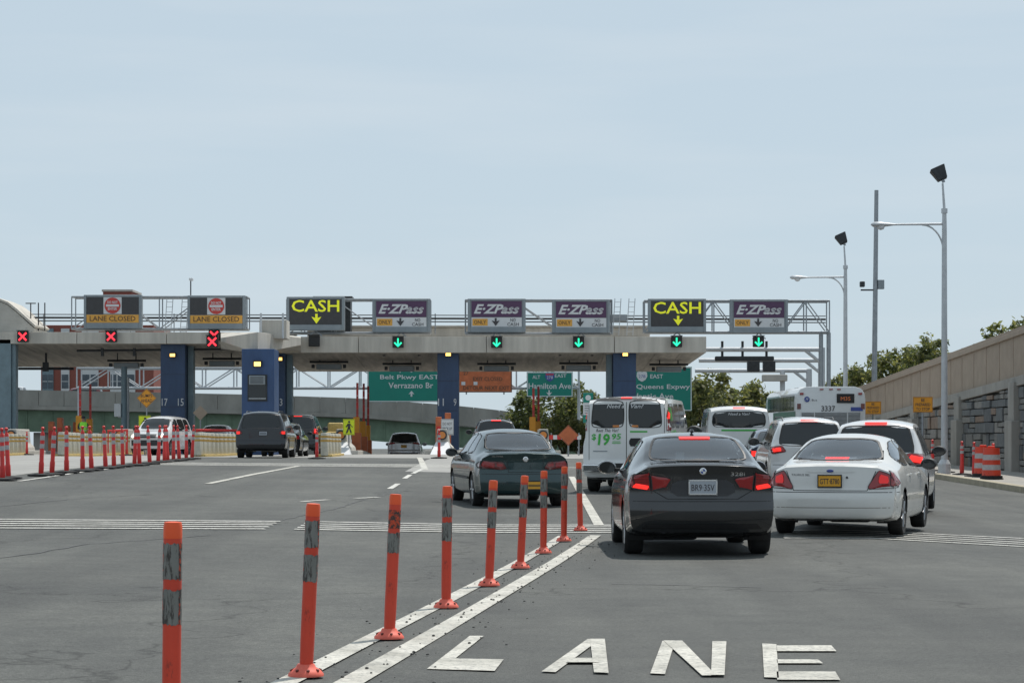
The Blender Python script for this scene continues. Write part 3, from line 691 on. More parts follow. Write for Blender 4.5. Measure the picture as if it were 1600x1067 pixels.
def green_saloon():
    t = thing('saloon_car', 'dark green older saloon with plate low on its bumper, beside the delineators', 'car')
    pm = paint('dark_green_paint', (.018, .045, .048), .35, .28)
    sp = dict(L=4.66, W=1.76, ro=1.02, wb=2.62, R=.31, tw=.2, zb=.2, zbr=.06, roofw=1.12, deckw=.84, kr=.24, kf=.45, drop=.06,
              top=[(0, 1.0), (.06, 1.03), (.6, 1.05), (.72, 1.06), (1.1, 1.25), (1.45, 1.395), (2.0, 1.45), (2.5, 1.445), (2.85, 1.37), (3.3, 1.12), (3.55, 1.01), (4.4, .85), (4.66, .66)],
              belt=[(0, .90), (1.3, .93), (3.4, .9), (4.6, .75)],
              offr=[(.2, .12), (.28, .03), (.36, 0), (.56, 0), (.61, .03), (.64, .055), (.9, .06), (1.0, .03), (1.03, .02)])
    sh = Shell(sp)
    rear = chaikin([(-.66, 1.06), (0, 1.05), (.66, 1.06), (.54, 1.35), (.3, 1.385), (-.3, 1.385), (-.54, 1.35)], 2)
    side = [chaikin([(1.25, 1.0), (1.95, .97), (1.95, 1.36), (1.55, 1.33)], 1), chaikin([(2.03, .97), (3.12, .95), (2.62, 1.33), (2.03, 1.37)], 1)]
    saloon_windows(sh, t, rear, side, M['clear'], True, chaikin([(-.66, 1.06), (.66, 1.06), (.52, 1.37), (-.52, 1.37)], 2))
    bd = sh.body('body', pm, t, .05)
    for sx in (1, -1):
        f = (lambda p: p) if sx > 0 else mirror
        o = lamp(sh, 'r', f(chaikin([(.34, .73), (.42, .70), (.84, .72), (.86, .80), (.80, .88), (.42, .86)], 1)), M['lampdark'], t)
        sh.fill('r', f(chaikin([(.56, .74), (.80, .75), (.78, .86), (.58, .85)], 1)), .018, 6, 4).build('lamp_lens', M['lampred'], o)
        sh.fill('r', f(chaikin([(.42, .76), (.53, .76), (.53, .83), (.42, .82)], 1)), .018, 4, 3).build('turn_lens', M['lampred'], o)
        ax = 'R' if sx > 0 else 'L'; lamp(sh, ax, [(.22, .73), (.40, .76), (.36, .86), (.24, .87)], M['lampdark'], t)
    sh.line('r', [(-.66, 1.0), (-.34, .9), (-.32, .66), (.32, .66), (.34, .9), (.66, 1.0)], .009).build('boot_lid_gap', M['black'], bd)
    sh.line('r', [(-.87, .625), (.87, .625)], .01).build('bumper_gap', M['black'], bd)
    plate(sh, t, .16, .42, '', M['plate_y'], M['darkletter'], .3, .15)
    p = sh.hit('r', 0, .9, .01); B().lathe([(.05, 0), (.05, -.008), (.036, -.01)], 18, axis='y').build('emblem', M['chrome'], t, loc=p)
    sh.text('r', 'ALTIMA', -.52, .955, .2, .03, M['chrome'], t)
    wheels(sh, t, 6); mirror_pod(t, -.97, 3.02, .98, M['black'], 1.0); mirror_pod(t, .97, 3.02, .98, M['black'], 1.0)
    cabin(t, sp, 1.0, 3.4, .74); seats(t, ((1.6, 2), (2.5, 2)), 1.4, .80)
    handles(sh, t, M['black'], (1.7, 2.75), .84); seams(sh, t, [[(1.99, .3), (1.99, .93)], [(1.22, .6), (1.28, .93)], [(3.2, .3), (3.2, .9)]], 0, 0)
    for ax in 'LR': sh.fill(ax, [(1.4, .5), (3.3, .5), (3.3, .55), (1.4, .55)], .012, 16, 2).build('rub_strip', M['black'], bd)
    place(t, .258, 42.3, -9.4); return t

def tall_car(label, cat, pm, X, Y, yaw, L=4.6, W=1.85, H=1.7, style='suv', brake=True, name='suv', plate_t=None, rails=True, group=None, detail=True, mirrors=True, glass='darkglass'):
    """estate-backed body: sport utility, people carrier or panel van by proportions"""
    t = thing(name, label, cat, group=group)
    k = H / 1.7; v = style == 'van'
    bz = (1.02 if not v else 1.22) * (k if not v else 1)
    if style == 'van':
        top = [(0, H - .10), (.04, H - .05), (.2, H - .02), (1.5, H), (3.6, H - .02), (4.1, H - .12), (4.75, 1.42), (5.0, 1.25), (5.5, 1.08), (L, .85)]; sc = L / 5.7
        top = [(y * sc, z) for y, z in top]
    elif style == 'minivan':
        top = [(0, H * .60), (.06, H * .64), (.22, H * .84), (.36, H * .955), (.7, H * .99), (2.0, H), (3.0, H * .97), (3.5, H * .84), (4.0, H * .66), (4.5, H * .56), (L, .66)]
    else:
        top = [(0, H * .60), (.05, H * .64), (.26, H * .82), (.44, H * .955), (.8, H * .99), (1.9, H), (2.5, H * .97), (2.9, H * .86), (3.3, H * .70), (3.5, H * .65), (4.2, H * .58), (L, H * .45)]
        top = [(y * L / 4.6, z) for y, z in top]
    sp = dict(L=L, W=W, ro=.95 if not v else 1.15, wb=2.7 if not v else 3.43, R=.35, tw=.23, zb=.26, zbr=.08, roofw=W * (.70 if not v else .86), deckw=.9, kr=.16 if not v else .07, kf=.4, drop=.07 if not v else .06,
              tr=.03, re=.5, top=top, belt=[(0, bz), (L * .7, bz * .97), (L, bz * .8)], step=.08,
              offr=[(.26, .10), (.36, .02), (.45, 0), (.6, 0), (.66, .04), (H * .6, .05), (H, .06)])
    sh = Shell(sp); zt = H * .93; zb_ = bz + .04
    wr = W / 2 * .80; wt = W / 2 * .66
    if not v:
        rear = chaikin([(-wr, zb_), (0, zb_ - .02), (wr, zb_), (wt, zt - .02), (wt * .6, zt), (-wt * .6, zt), (-wt, zt - .02)], 2)
        sh.window('r', rear, 'rear_window', t, M[glass], .03, False)
        x1 = .55; x2 = L * .60
        for ax in 'LR':
            for a, b in ((x1, x1 + .75), (x1 + .82, x1 + 1.7), (x1 + 1.77, x2)):
                sl = .1 if a == x1 else 0; sr = .45 if b == x2 else 0
                sh.window(ax, chaikin([(a, zb_), (b + sr, zb_ - .02), (b - sr * .1, zt - .03), (a + sl, zt - .03)], 1), 'side_window', t, M[glass], .02, False, 6, 5)
    sh.window('f', chaikin([(-W * .38, H * .66 if not v else 1.4), (W * .38, H * .66 if not v else 1.4), (W * .32, H * .93), (-W * .32, H * .93)], 2), 'windscreen', t, M[glass], .03, False)
    bd = sh.body('body', pm, t, .06)
    wheels(sh, t, 6)
    if mirrors:
        for sx in (-1, 1): mirror_pod(t, sx * (W / 2 + .11), L * .62 if not v else L * .74, bz + .1, M['black'], 1.15 if not v else 1.5)
    return t, sh, bd
def suv_rear(sh, t, bd, pm, W, H, lampw=.2, z0=.82, z1=1.06, lit=True, plate_st=None, pz=.85, hb=True, rails=True):
    for sx in (1, -1):
        f = (lambda p: p) if sx > 0 else mirror; e = W / 2 * .965
        o = lamp(sh, 'r', f(chaikin([(e - lampw - .1, z0 + .06), (e - .02, z0), (e, z1 - .03), (e - lampw, z1)], 1)), M['lampred'], t)
        if lit: sh.fill('r', f(chaikin([(e - lampw + .02, z0 + .07), (e - .05, z0 + .05), (e - .05, z1 - .06), (e - lampw + .03, z1 - .05)], 1)), .02, 5, 4).build('brake_bulb', M['brake'], o)
    if hb: sh.fill('r', [(-.2, H * .935), (.2, H * .935), (.2, H * .952), (-.2, H * .952)], .03, 8, 2).build('high_brake_light', M['brake'], t)
    sh.line('r', [(-W * .46, .66), (W * .46, .66)], .012).build('bumper_gap', M['black'], bd)
    sh.fill('r', [(-W * .40, .36), (W * .40, .36), (W * .42, .5), (-W * .42, .5)], .005, 14, 3).build('bumper_skirt', M['black'], bd)
    if plate_st is not None: plate(sh, t, 0, pz, plate_st, M['plate_y'], M['darkletter'])
    if rails:
        for sx in (-1, 1):
            y0, y1 = .7, 2.6; r = B(); x = sx * W / 2 * .62
            za = sh.hit('t', x, y0, 0).z; zc = sh.hit('t', x, y1, 0).z; zm = sh.hit('t', x, 1.6, 0).z + .05
            r.bar((x, y0, za), (x, y0 + .2, zm), .018, 6); r.bar((x, y0 + .2, zm), (x, y1 - .2, zm), .018, 6); r.bar((x, y1 - .2, zm), (x, y1, zc), .018, 6)
            r.build('roof_rail', M['darksteel'], t)

def rental_van():
    pm = paint('van_white', (.72, .72, .71), 0, .35, .05)
    t, sh, bd = tall_car('white rental van with green price lettering and two glazed rear doors', 'van', pm, 0, 0, 0, 5.7, 1.99, 2.12, 'van', name='van')
    W = 1.99
    for sx in (1, -1):
        f = (lambda p: p) if sx > 0 else mirror
        sh.window('r', f(chaikin([(.045, 1.42), (.80, 1.42), (.74, 1.98), (.66, 2.03), (.045, 2.03)], 3)), 'rear_door_window', t, M['darkglass'], .02, False, 8, 6)
        o = lamp(sh, 'r', f([(.875, 1.36), (.965, 1.36), (.945, 1.82), (.87, 1.82)]), M['lampred'], t, nx=3)
        sh.fill('r', f([(.885, 1.62), (.95, 1.62), (.94, 1.78), (.882, 1.78)]), .02, 3, 3).build('brake_bulb', M['brake'], o)
        sh.fill('r', f([(.885, 1.44), (.955, 1.44), (.952, 1.52), (.885, 1.52)]), .02, 3, 2).build('reverse_lens', M['whitepanel'], o)
        for a, b in ((.35, 1.35), (1.45, 2.5), (2.6, 3.6)):
            sh.window('R' if sx > 0 else 'L', chaikin([(a, 1.42), (b, 1.42), (b, 1.95), (a, 1.95)], 1), 'side_window', t, M['darkglass'], .02, False, 6, 5)
        sh.window('R' if sx > 0 else 'L', chaikin([(3.75, 1.4), (4.75, 1.38), (4.3, 1.93), (3.75, 1.95)], 1), 'cab_window', t, M['darkglass'], .02, False, 6, 5)
        sh.line('r', f([(.83, .72), (.83, 2.0)]), .012).build('hinge_gap', M['black'], bd)
    sh.line('r', [(0, .68), (0, 2.06)], .016).build('door_gap', M['black'], bd)
    sh.fill('r', [(-.12, 2.045), (.12, 2.045), (.12, 2.075), (-.12, 2.075)], .03, 5, 2).build('high_brake_light', M['brake'], t)
    sh.fill('r', [(-.88, 2.035), (.88, 2.035), (.84, 2.09), (-.84, 2.09)], .008, 16, 2).build('roof_edge_trim', M['black'], bd)
    sh.text('r', 'Need a', -.24, 1.90, .38, .085, M['whitepanel'], t, .014, .3, .01); sh.text('r', 'Van?', .24, 1.90, .28, .085, M['whitepanel'], t, .012, .3, .01)
    sh.text('r', 'Rent This Van!', -.42, 1.37, .5, .07, M['darkletter'], t, .008, .3, .005)
    sh.text('r', '$', -.72, 1.22, .1, .15, M['greenprint'], t, .008, 0, .02); sh.text('r', '19', -.5, 1.17, .27, .26, M['greenprint'], t, .008, .1, .03); sh.text('r', '95', -.22, 1.235, .2, .13, M['greenprint'], t, .008, .1, .02)
    for z_, w_ in ((1.125, .17), (1.09, .19)): sh.fill('r', [(-.22 - w_ / 2, z_ - .008), (-.22 + w_ / 2, z_ - .008), (-.22 + w_ / 2, z_ + .008), (-.22 - w_ / 2, z_ + .008)], .007, 6, 1).build('small_print', M['greenprint'], t)
    sh.fill('r', [(-.74, .905), (-.42, .905), (-.42, .925), (-.74, .925)], .007, 8, 1).build('small_print', M['signgrey'], t)
    sh.fill('r', [(.08, 1.325), (.46, 1.325), (.46, 1.36), (.08, 1.36)], .006, 8, 2).build('green_sticker', M['greenprint'], t)
    sh.fill('r', chaikin([(.06, 1.02), (.34, 1.02), (.34, 1.2), (.06, 1.2)], 1), .006, 6, 3).build('handle_recess', M['black'], t)
    for x in (-.3, .12): sh.fill('r', [(x, 1.44), (x + .14, 1.44), (x + .14, 1.485), (x, 1.485)], .012, 3, 2).build('sticker', M['amberlamp'], t)
    bp = B().box((0, -.1, .55), (1.9, .16, .17)).build('rear_bumper', M['chrome'], t, bevel=.03)
    B().box((0, -.13, .56), (.9, .14, .19)).build('bumper_step', M['black'], bp, bevel=.01)
    B().box((0, .7, .38), (1.4, .9, .14)).build('underbody', M['darksteel'], t, bevel=.03); B().bar((.5, .0, .36), (.5, .9, .4), .04, 8).build('exhaust_pipe', M['darksteel'], t)
    for ax in 'R': sh.text(ax, '$19.95', 1.0, 1.2, 1.0, .34, M['greenprint'], t, .008, .2, .02); sh.text(ax, 'VAN', .6, 1.72, .5, .3, M['greenprint'], t, .014, 0, .02)
    place(t, 2.5, 50, 9.8); return t

def second_van():
    pm = paint('van_white_second', (.70, .70, .69), 0, .35, .06)
    t, sh, bd = tall_car('white hire van with one wide rear window, between the bus and the price-lettered van', 'van', pm, 0, 0, 0, 5.2, 1.92, 2.02, 'van', name='van')
    sh.window('r', chaikin([(-.78, 1.4), (.78, 1.4), (.74, 1.86), (-.74, 1.86)], 2), 'rear_window', t, M['darkglass'], .03, False, 12, 6)
    sh.fill('r', [(-.17, 1.93), (.17, 1.93), (.17, 1.96), (-.17, 1.96)], .03, 6, 2).build('high_brake_light', M['brake'], t)
    sh.text('r', 'Need a Van?', 0, 1.79, .62, .075, M['whitepanel'], t, .012, .3, .01)
    for sx in (1, -1):
        f = (lambda p: p) if sx > 0 else mirror; lamp(sh, 'r', f([(.82, .85), (.93, .85), (.92, 1.2), (.83, 1.2)]), M['lampred'], t, nx=3)
        for a, b in ((.35, 1.35), (1.45, 2.5), (2.6, 3.4)): sh.window('R' if sx > 0 else 'L', chaikin([(a, 1.4), (b, 1.4), (b, 1.84), (a, 1.84)], 1), 'side_window', t, M['darkglass'], .02, False, 6, 5)
    sh.fill('r', [(-.5, 1.3), (.5, 1.3), (.5, 1.35), (-.5, 1.35)], .006, 8, 2).build('green_sticker', M['greenprint'], t)
    place(t, 6.46, 65, 2); return t

grey_saloon(); white_saloon(); green_saloon(); rental_van(); second_van()
PW = paint('pearl_white', (.62, .62, .62), 0, .3, .05); PB = paint('black_paint', (.012, .013, .016), .3, .22); PN = paint('dark_slate_paint', (.012, .014, .019), .3, .25)
t, sh, bd = tall_car('white sport utility with black door mirror and roof rails, ahead of the rounded white saloon', 'car', PW, 0, 0, 0, 4.75, 1.9, 1.76); suv_rear(sh, t, bd, PW, 1.9, 1.76, .26, .90, 1.10, True, None); place(t, 6.88, 52.5, 1)
t, sh, bd = tall_car('white crossover with dark rear glass beside the stone wall, right tail lamp glowing', 'car', PW, 0, 0, 0, 4.6, 1.85, 1.74); suv_rear(sh, t, bd, PW, 1.85, 1.74, .3, .88, 1.12, True, '', .8, True, False); place(t, 6.6, 41.6, 13)
t, sh, bd = tall_car('dark slate people carrier with white plate waiting at the blue booth', 'car', PN, 0, 0, 0, 4.9, 1.95, 1.78, 'minivan', name='minivan'); suv_rear(sh, t, bd, PN, 1.95, 1.78, .16, .86, 1.06, False, None, .85, False)
for sx in (1, -1): sh.fill('r', [(sx * .78, .9), (sx * .9, .9), (sx * .9, 1.0), (sx * .78, 1.0)], .03, 3, 3).build('brake_bulb', M['brake'], t)
plate(sh, t, .1, .93, '', M['plate_w'], M['darkletter']); place(t, -9.47, 86, 0)
t, sh, bd = tall_car('tall black sport utility with lit high brake light in the cash lane', 'car', PB, 0, 0, 0, 5.1, 1.98, 1.95); suv_rear(sh, t, bd, PB, 1.98, 1.95, .16, .95, 1.3, True, None); place(t, -10.35, 110, 0)
t, sh, bd = tall_car('white crossover half hidden by the rise of the toll lane', 'car', paint('silver_white', (.55, .55, .56), .2, .3), 0, 0, 0, 4.7, 1.88, 1.7); suv_rear(sh, t, bd, PW, 1.88, 1.7, .34, .95, 1.08, False, '', .86, False, True); place(t, -6.06, 128, 0)
t, sh, bd = tall_car('dark crossover whose silver rails show over the green saloon', 'car', PB, 0, 0, 0, 4.5, 1.82, 1.56, rails=True); suv_rear(sh, t, bd, PB, 1.82, 1.56, .2, .85, 1.05); place(t, -.62, 92, -3)
# oncoming white sport utility: front end toward us
t, sh, bd = tall_car('white sport utility with headlights on, facing out of the closed lane', 'car', PW, 0, 0, 0, 4.7, 1.82, 1.83, rails=False)
for sx in (-1, 1):
    f = (lambda p: p) if sx > 0 else mirror; o = sh.fill('f', f([(.50, .80), (.78, .82), (.78, .95), (.52, .96)]), .02, 4, 3).build('headlight', M['whitepanel'], t)
    sh.fill('f', f(chaikin([(.56, .83), (.70, .83), (.70, .93), (.56, .93)], 1)), .03, 3, 3).build('headlight_bulb', M['headlit'], o)
sh.fill('f', [(-.46, .80), (.46, .80), (.46, .96), (-.46, .96)], .02, 8, 3).build('grille', M['darksteel'], t); sh.fill('f', [(-.85, .45), (.85, .45), (.85, .70), (-.85, .70)], .03, 10, 3).build('bumper', M['darksteel'], t)
t.location = (-15.95, 108.6, gz(-16, 106)); t.rotation_euler = (0, 0, R(180 - 9))
def small_saloon(label, pm, X, Y, yaw, H=1.45, W=1.76, lit=False, group=None, flip=False, z=None):
    t = thing('saloon_car', label, 'car', group=group)
    sp = dict(L=4.5, W=W, ro=1.0, wb=2.65, R=.31, tw=.2, zb=.2, zbr=.06, roofw=1.14, deckw=.84, kr=.25, kf=.45, drop=.06, step=.09,
              top=[(0, H * .69), (.06, H * .715), (.6, H * .735), (1.05, H * .86), (1.45, H * .96), (2.0, H), (2.5, H * .995), (2.9, H * .92), (3.3, H * .76), (3.5, H * .70), (4.3, H * .6), (4.5, H * .46)], belt=[(0, H * .63), (4.5, H * .58)])
    sh = Shell(sp)
    saloon_windows(sh, t, chaikin([(-.64, H * .74), (.64, H * .74), (.5, H * .945), (-.5, H * .945)], 2), [chaikin([(1.25, H * .68), (1.95, H * .67), (1.95, H * .93), (1.55, H * .92)], 1), chaikin([(2.03, H * .67), (3.1, H * .66), (2.62, H * .92), (2.03, H * .94)], 1)], M['darkglass'], False, chaikin([(-.64, H * .74), (.64, H * .74), (.5, H * .94), (-.5, H * .94)], 2))
    bd = sh.body('body', pm, t, .05); wheels(sh, t, 6)
    for sx in (1, -1): lamp(sh, 'r', [(sx * .5, H * .5), (sx * .8, H * .5), (sx * .8, H * .62), (sx * .5, H * .6)], M['brake'] if lit else M['lampred'], t)
    if lit: sh.fill('r', [(-.15, H * .75), (.15, H * .75), (.15, H * .77), (-.15, H * .77)], .012, 4, 2).build('high_brake_light', M['brake'], t)
    for sx in (1, -1): mirror_pod(t, sx * (W / 2 + .1), 3.05, H * .68, M['black'])
    place(t, X, Y, yaw)
    if z is not None: t.location.z = z; t.rotation_euler = (0, 0, -R(yaw))
    return t
small_saloon('small dark blue saloon squeezed between the hire van and the railed white car', paint('navy_paint', (.02, .035, .07), .3, .25), 6.95, 58.6, 2, lit=True)
small_saloon('dark saloon just ahead of the slate people carrier', PN, -9.75, 96, 0)
small_saloon('plain white saloon behind the red barrier rail', PW, -14.9, 113.5, 0, 1.5)

# --- city bus
def bus():
    W, L, H = 2.6, 12.2, 3.02; t = thing('city_bus', 'white city bus numbered 3337 with rear grille and green side advert', 'bus')
    wht = paint('bus_white', (.66, .67, .67), 0, .4, .05)
    prof = [(-1.28, .35), (1.28, .35), (1.3, .5), (1.3, 2.55), (1.26, 2.78), (1.14, 2.94), (.9, 3.02), (-.9, 3.02), (-1.14, 2.94), (-1.26, 2.78), (-1.3, 2.55), (-1.3, .5)]
    B().prism(prof, 0, L).build('body', wht, t, smooth=True, bevel=.03)
    rear = -.012
    def pan(name, x0, x1, z0, z1, m, d=.02, par=t): return B().box(((x0+x1)/2, -d / 2, (z0+z1)/2), (x1 - x0, d, z1 - z0)).build(name, m, par, bevel=min(.008, d / 4))
    g = pan('engine_grille', -1.12, 1.12, 1.28, 2.08, M['darksteel'], .015)
    for k in range(17): B().box((0, -.028, 1.31 + k * .047), (2.2, .02, .024), 0, R(25)).build('louvre', M['palesteel'], g)
    for x in (-.62, .62, -1.12, 1.12): B().box((x, -.03, 1.68), (.03, .025, .84)).build('grille_bar', wht, g)
    o = pan('destination_sign', .22, .88, 2.42, 2.76, M['black'], .03); text('M35', .36, .14, mat('amber_led', (.5, .15, .05), .5, emit=(1, .25, .05), es=.12), o, (.55, -.034, 2.58))
    text('3337', .52, .2, M['darkletter'], t, (-.1, -.036, 2.22), bold=.01)
    lg = B().lathe([(.1, 0), (.1, -.012)], 20, axis='y').build('emblem', M['intblue'], t, loc=(-1.0 + .1, -.02, 2.56)); text('M', .1, .1, M['whitepanel'], lg, (0, -.014, 0), shear=.3)
    text('Bus', .2, .07, M['darkletter'], t, (-.62, -.036, 2.53)); pan('notice', .75, 1.2, 2.13, 2.27, M['intblue'])
    for x in (-.35, 0, .3): pan('marker_lamp', x - .07, x + .07, 2.9, 2.94, M['lampred'], .04)
    for x in (-1.1, 1.1): pan('marker_lamp', x - .07, x + .07, 2.72, 2.8, M['lampred'], .04)
    for x in (-1.2, 1.2):
        pan('tail_lamp', x - .07, x + .07, 2.2, 2.4, M['lampdark'], .03)
        for z in (1.0, 1.2): pan('tail_lamp', x - .07, x + .07, z - .08, z + .08, M['brakesoft'], .03)
    pan('rear_bumper', -1.3, 1.3, .42, .66, M['black'], .16); pan('engine_door', -1.1, 1.1, .7, 1.24, wht, .012)
    for sx in (-1, 1):
        s = B().box((sx * 1.302, 4.6, 1.62), (.012, 8.6, 1.0)).build('side_advert', mat('dark_green_advert', (.03, .13, .085), .4, var=.5, vs=1.5), t)
        for k in range(8): B().box((sx * 1.305, 1.3 + k * 1.32, 2.42), (.014, 1.2, .55)).build('side_window', M['darkglass'], t, bevel=.004)
        for y in (3.0, 9.6):
            w = B().lathe([(.3, -.14), (.47, -.14), (.49, -.1), (.49, .1), (.47, .14), (.3, .14)], 24, (sx * 1.17, y, .49), 'x').build('wheel', M['rubber'], t, smooth=True)
            B().lathe([(.29, -.1), (.29, .12), (.1, .15)], 18, (sx * 1.17, y, .49), 'x').build('rim', M['rim'], w)
    for y in (5.2, 8.5): B().box((0, y, 3.04), (1.5, 1.6, .08)).build('roof_unit', wht, t, bevel=.04)
    t.location = (12.0, 86, gz(12, 88)); t.rotation_euler = (R(.3), 0, R(-1)); t.scale = (1, 1, 1.03); return t
bus()
# ---------------------------------------------------------------- toll plaza
ZC = 119.0                                            # distance of the canopy's front edge
def canopy(label, pxl, pxr, ftop, fbot, sof, seams_px, depth=13.0):
    """folded-plate concrete canopy: front fascia, sloping soffit, roof slab"""
    a, b = at(pxl, fbot, ZC), at(pxr, fbot, ZC); zt = at(0, ftop, ZC).z; zb = a.z; zr = CH - (sof - 689) * (ZC + depth) / FPX
    t = thing('toll_canopy', label, 'canopy', (a.x, ZC, zb)); w = b.x - a.x; h = zt - zb; dr = zr - zb
    n = len(seams_px) + 1; cuts = [0] + [at(p, 0, ZC).x - a.x for p in seams_px] + [w]
    for i in range(n):
        B().box(((cuts[i] + cuts[i+1]) / 2, .15, h / 2), (cuts[i+1] - cuts[i] - .03, .3, h)).build('fascia_panel', M['fascia'], t, bevel=.015)
    B().add([(0, .32, .02), (w, .32, .02), (w - .5, depth, dr), (0, depth, dr), (0, .32, h - .05), (w, .32, h - .05), (w - .5, depth, h - .1), (0, depth, h - .1)],
            [(0, 1, 2, 3), (4, 7, 6, 5), (0, 4, 5, 1), (1, 5, 6, 2), (2, 6, 7, 3), (3, 7, 4, 0)]).build('roof_slab', M['fascia'], t)
    k = int(w / 1.25)
    for i in range(k):                                # board-like strips of the soffit
        x0, x1 = w * i / k, w * (i + 1) / k
        f = lambda x: max(0, min(w - .3, x)); e = lambda x: max(0, min(w - .8, x))
        B().add([(f(x0) + .012, .33, .0), (f(x1) - .012, .33, .0), (e(x1) - .012, depth - .05, dr - .02), (e(x0) + .012, depth - .05, dr - .02),
                 (f(x0) + .012, .33, .05), (f(x1) - .012, .33, .05), (e(x1) - .012, depth - .05, dr + .03), (e(x0) + .012, depth - .05, dr + .03)],
                [(0, 1, 2, 3), (4, 7, 6, 5), (0, 4, 5, 1), (1, 5, 6, 2), (2, 6, 7, 3), (3, 7, 4, 0)]).build('soffit_board', M['soffit'], t)
    return t
canopy('long concrete toll canopy over the open lanes, on blue columns', 432, 1104, 526, 551, 580, (560, 760, 960))
canopy('concrete toll canopy over the closed lanes', -160, 404, 519, 537, 573, (-40, 120, 260))
t = thing('roof_upstand', 'pale concrete block standing on the open-lane canopy behind the signs', 'roof block', at(480, 526, ZC + 5)); B().box((9.3, 2, .25), (18.6, 4, .5)).build('wall', M['fascia'], t, bevel=.03)
B().box((9.3, 2, .555), (18.8, 4.2, .1)).build('coping', M['concrete'], t, bevel=.02)
# prow where the two canopies meet, over the nearer booth
t = thing('canopy_prow', 'pointed concrete prow of the canopy above the blue booth with the window', 'canopy', at(403, 552, 107))
p = lambda px, py, Y: at(px, py, Y) - t.location
v = [p(345, 528, 114), p(403, 519, 107), p(470, 528, 114), p(345, 533, 114), p(403, 552, 107), p(470, 539, 114), p(345, 520, 119.2), p(470, 526, 119.2), p(345, 545, 119.2), p(470, 551, 119.2)]
B().add(v, [(0, 1, 4, 3), (1, 2, 5, 4), (0, 6, 7, 2, 1), (3, 4, 5, 9, 8), (0, 3, 8, 6), (2, 7, 9, 5), (6, 8, 9, 7)]).build('fascia', M['fascia'], t)
B().box((.45, 3.2, 1.25), (1.3, 1.6, .9)).build('roof_box', M['fascia'], t, bevel=.03)
for x in (-.1, .95): B().bar((x, 2.2, .8), (x, 2.2, 2.0), .05, 8).build('vent_pipe', M['palesteel'], t)
# curved roof at the far left
t = thing('curved_roof', 'curved pale concrete roof end with a bright edge, above the closed lanes', 'roof', at(-2, 519, ZC + 1))
arc = [(-3.5, 0), (-3.5, 1.72), (-.6, 1.72), (-.1, 1.68), (.45, 1.45), (.95, 1.05), (1.4, .62), (1.85, .22), (1.85, 0)]
B().prism(arc, 0, 3.5).build('shell', M['concrete'], t, bevel=.03); B().prism([(-.62, 1.74), (-.1, 1.7), (.47, 1.47), (.97, 1.07), (1.9, .24), (1.95, .34), (1.0, 1.2), (.5, 1.58), (-.1, 1.82), (-.6, 1.86)], -.06, 3.56).build('edge_band', M['fascia'], t)
for x in (-.95, -.35): B().box((x, -.03, .8), (.16, .06, 1.3)).build('rib', M['fascia'], t)
for px in (48, 60, 70):
    B().bar(at(px, 517, ZC+2) - t.location, at(px, 473, ZC+2) - t.location, .035, 6).build('guard_post', M['darksteel'], t)
B().bar(at(40, 474, ZC+2) - t.location, at(56, 474, ZC+2) - t.location, .03, 6).build('guard_rail', M['darksteel'], t)

# columns and booth
def column(px, w, label, nums, ztop, lampz, numy=650, side=1):
    base = at(px, 700, ZC + .5); g = gz(base.x, ZC); t = thing('toll_column', label, 'column', (base.x, ZC + .5, g)); h = ztop - g
    B().box((0, .8, h / 2), (w, 1.6, h)).build('blue_panel', M['blue'], t, bevel=.02)
    if side: B().box((side * (w / 2 + .17), 1.2, h / 2), (.30, .7, h)).build('side_panel', M['bluegrey'], t, bevel=.02)
    for z in (h * .42, h * .7): B().box((0, -.006, z), (w - .04, .012, .012)).build('panel_joint', M['darksteel'], t)
    for k, s in enumerate(nums):
        x = (k - (len(nums) - 1) / 2) * w * .66; text(s, .15 * len(s), .38, M['palesteel'], t, (x, -.03, at(0, numy - 22, ZC).z - g), bold=.005)
    fl = B().box((.02, -.14, lampz - g), (.34, .26, .22)).build('floodlight', M['darksteel'], t, bevel=.03); B().box((.02, -.276, lampz - g - .02), (.26, .02, .15)).build('lens', M['flood'], fl)
    return t
zo, zl = at(0, 545, ZC).z, at(0, 530, ZC).z
column(700, 1.12, 'blue toll column numbered 11 and 9', ('11', '9'), zo, at(0, 553, ZC).z, side=0)
column(976, 1.2, 'blue toll column behind the rental van, beside the Queens sign', (), zo, at(0, 553, ZC).z, side=-1)
column(270, 1.28, 'blue toll column numbered 17 and 15', ('17', '15'), zl, at(0, 554, ZC).z)
column(437, .5, 'narrow blue toll column numbered 13', ('13',), zo, at(0, 560, ZC).z)
c0 = at(8, 700, ZC); t = thing('steel_column', 'blue-grey steel column carrying the closed-lane canopy', 'column', (c0.x, ZC, gz(c0.x, ZC)))
hh = zl - t.location.z
B().box((-.1, .4, hh / 2), (.8, .8, hh)).build('front_plate', M['bluegrey'], t, bevel=.02); B().box((.41, .5, hh / 2), (.2, .6, hh)).build('side_plate', M['bluegrey'], t, bevel=.02)
for x, z, h_ in ((-.35, .9, .9), (.2, 1.1, .7), (.35, .7, .5)): B().box((x, -.01, z), (.07, .02, h_)).build('scraped_patch', M['black'], t)
bz = at(403, 700, 107); g = gz(bz.x, 107); t = thing('toll_booth', 'blue toll booth tower with a window, air conditioner and lit lamp', 'booth', (bz.x, 107, g)); h = at(0, 545, 107).z - g
B().box((0, 1.1, h / 2), (1.52, 2.2, h)).build('blue_panel', M['boothblue'], t, bevel=.025)
zw = at(0, 606, 107).z - g; w_ = B().box((-.02, -.02, zw), (.92, .04, 1.25)).build('window_frame', M['darksteel'], t, bevel=.01)
B().box((-.02, -.045, zw - .2), (.78, .02, .7)).build('pane', M['darkglass'], w_); B().box((-.02, -.05, zw - .5), (.8, .05, .06)).build('sill', M['steel'], w_)
ac = B().box((-.02, -.14, zw + .36), (.74, .24, .42)).build('air_conditioner', M['signgrey'], t, bevel=.02)
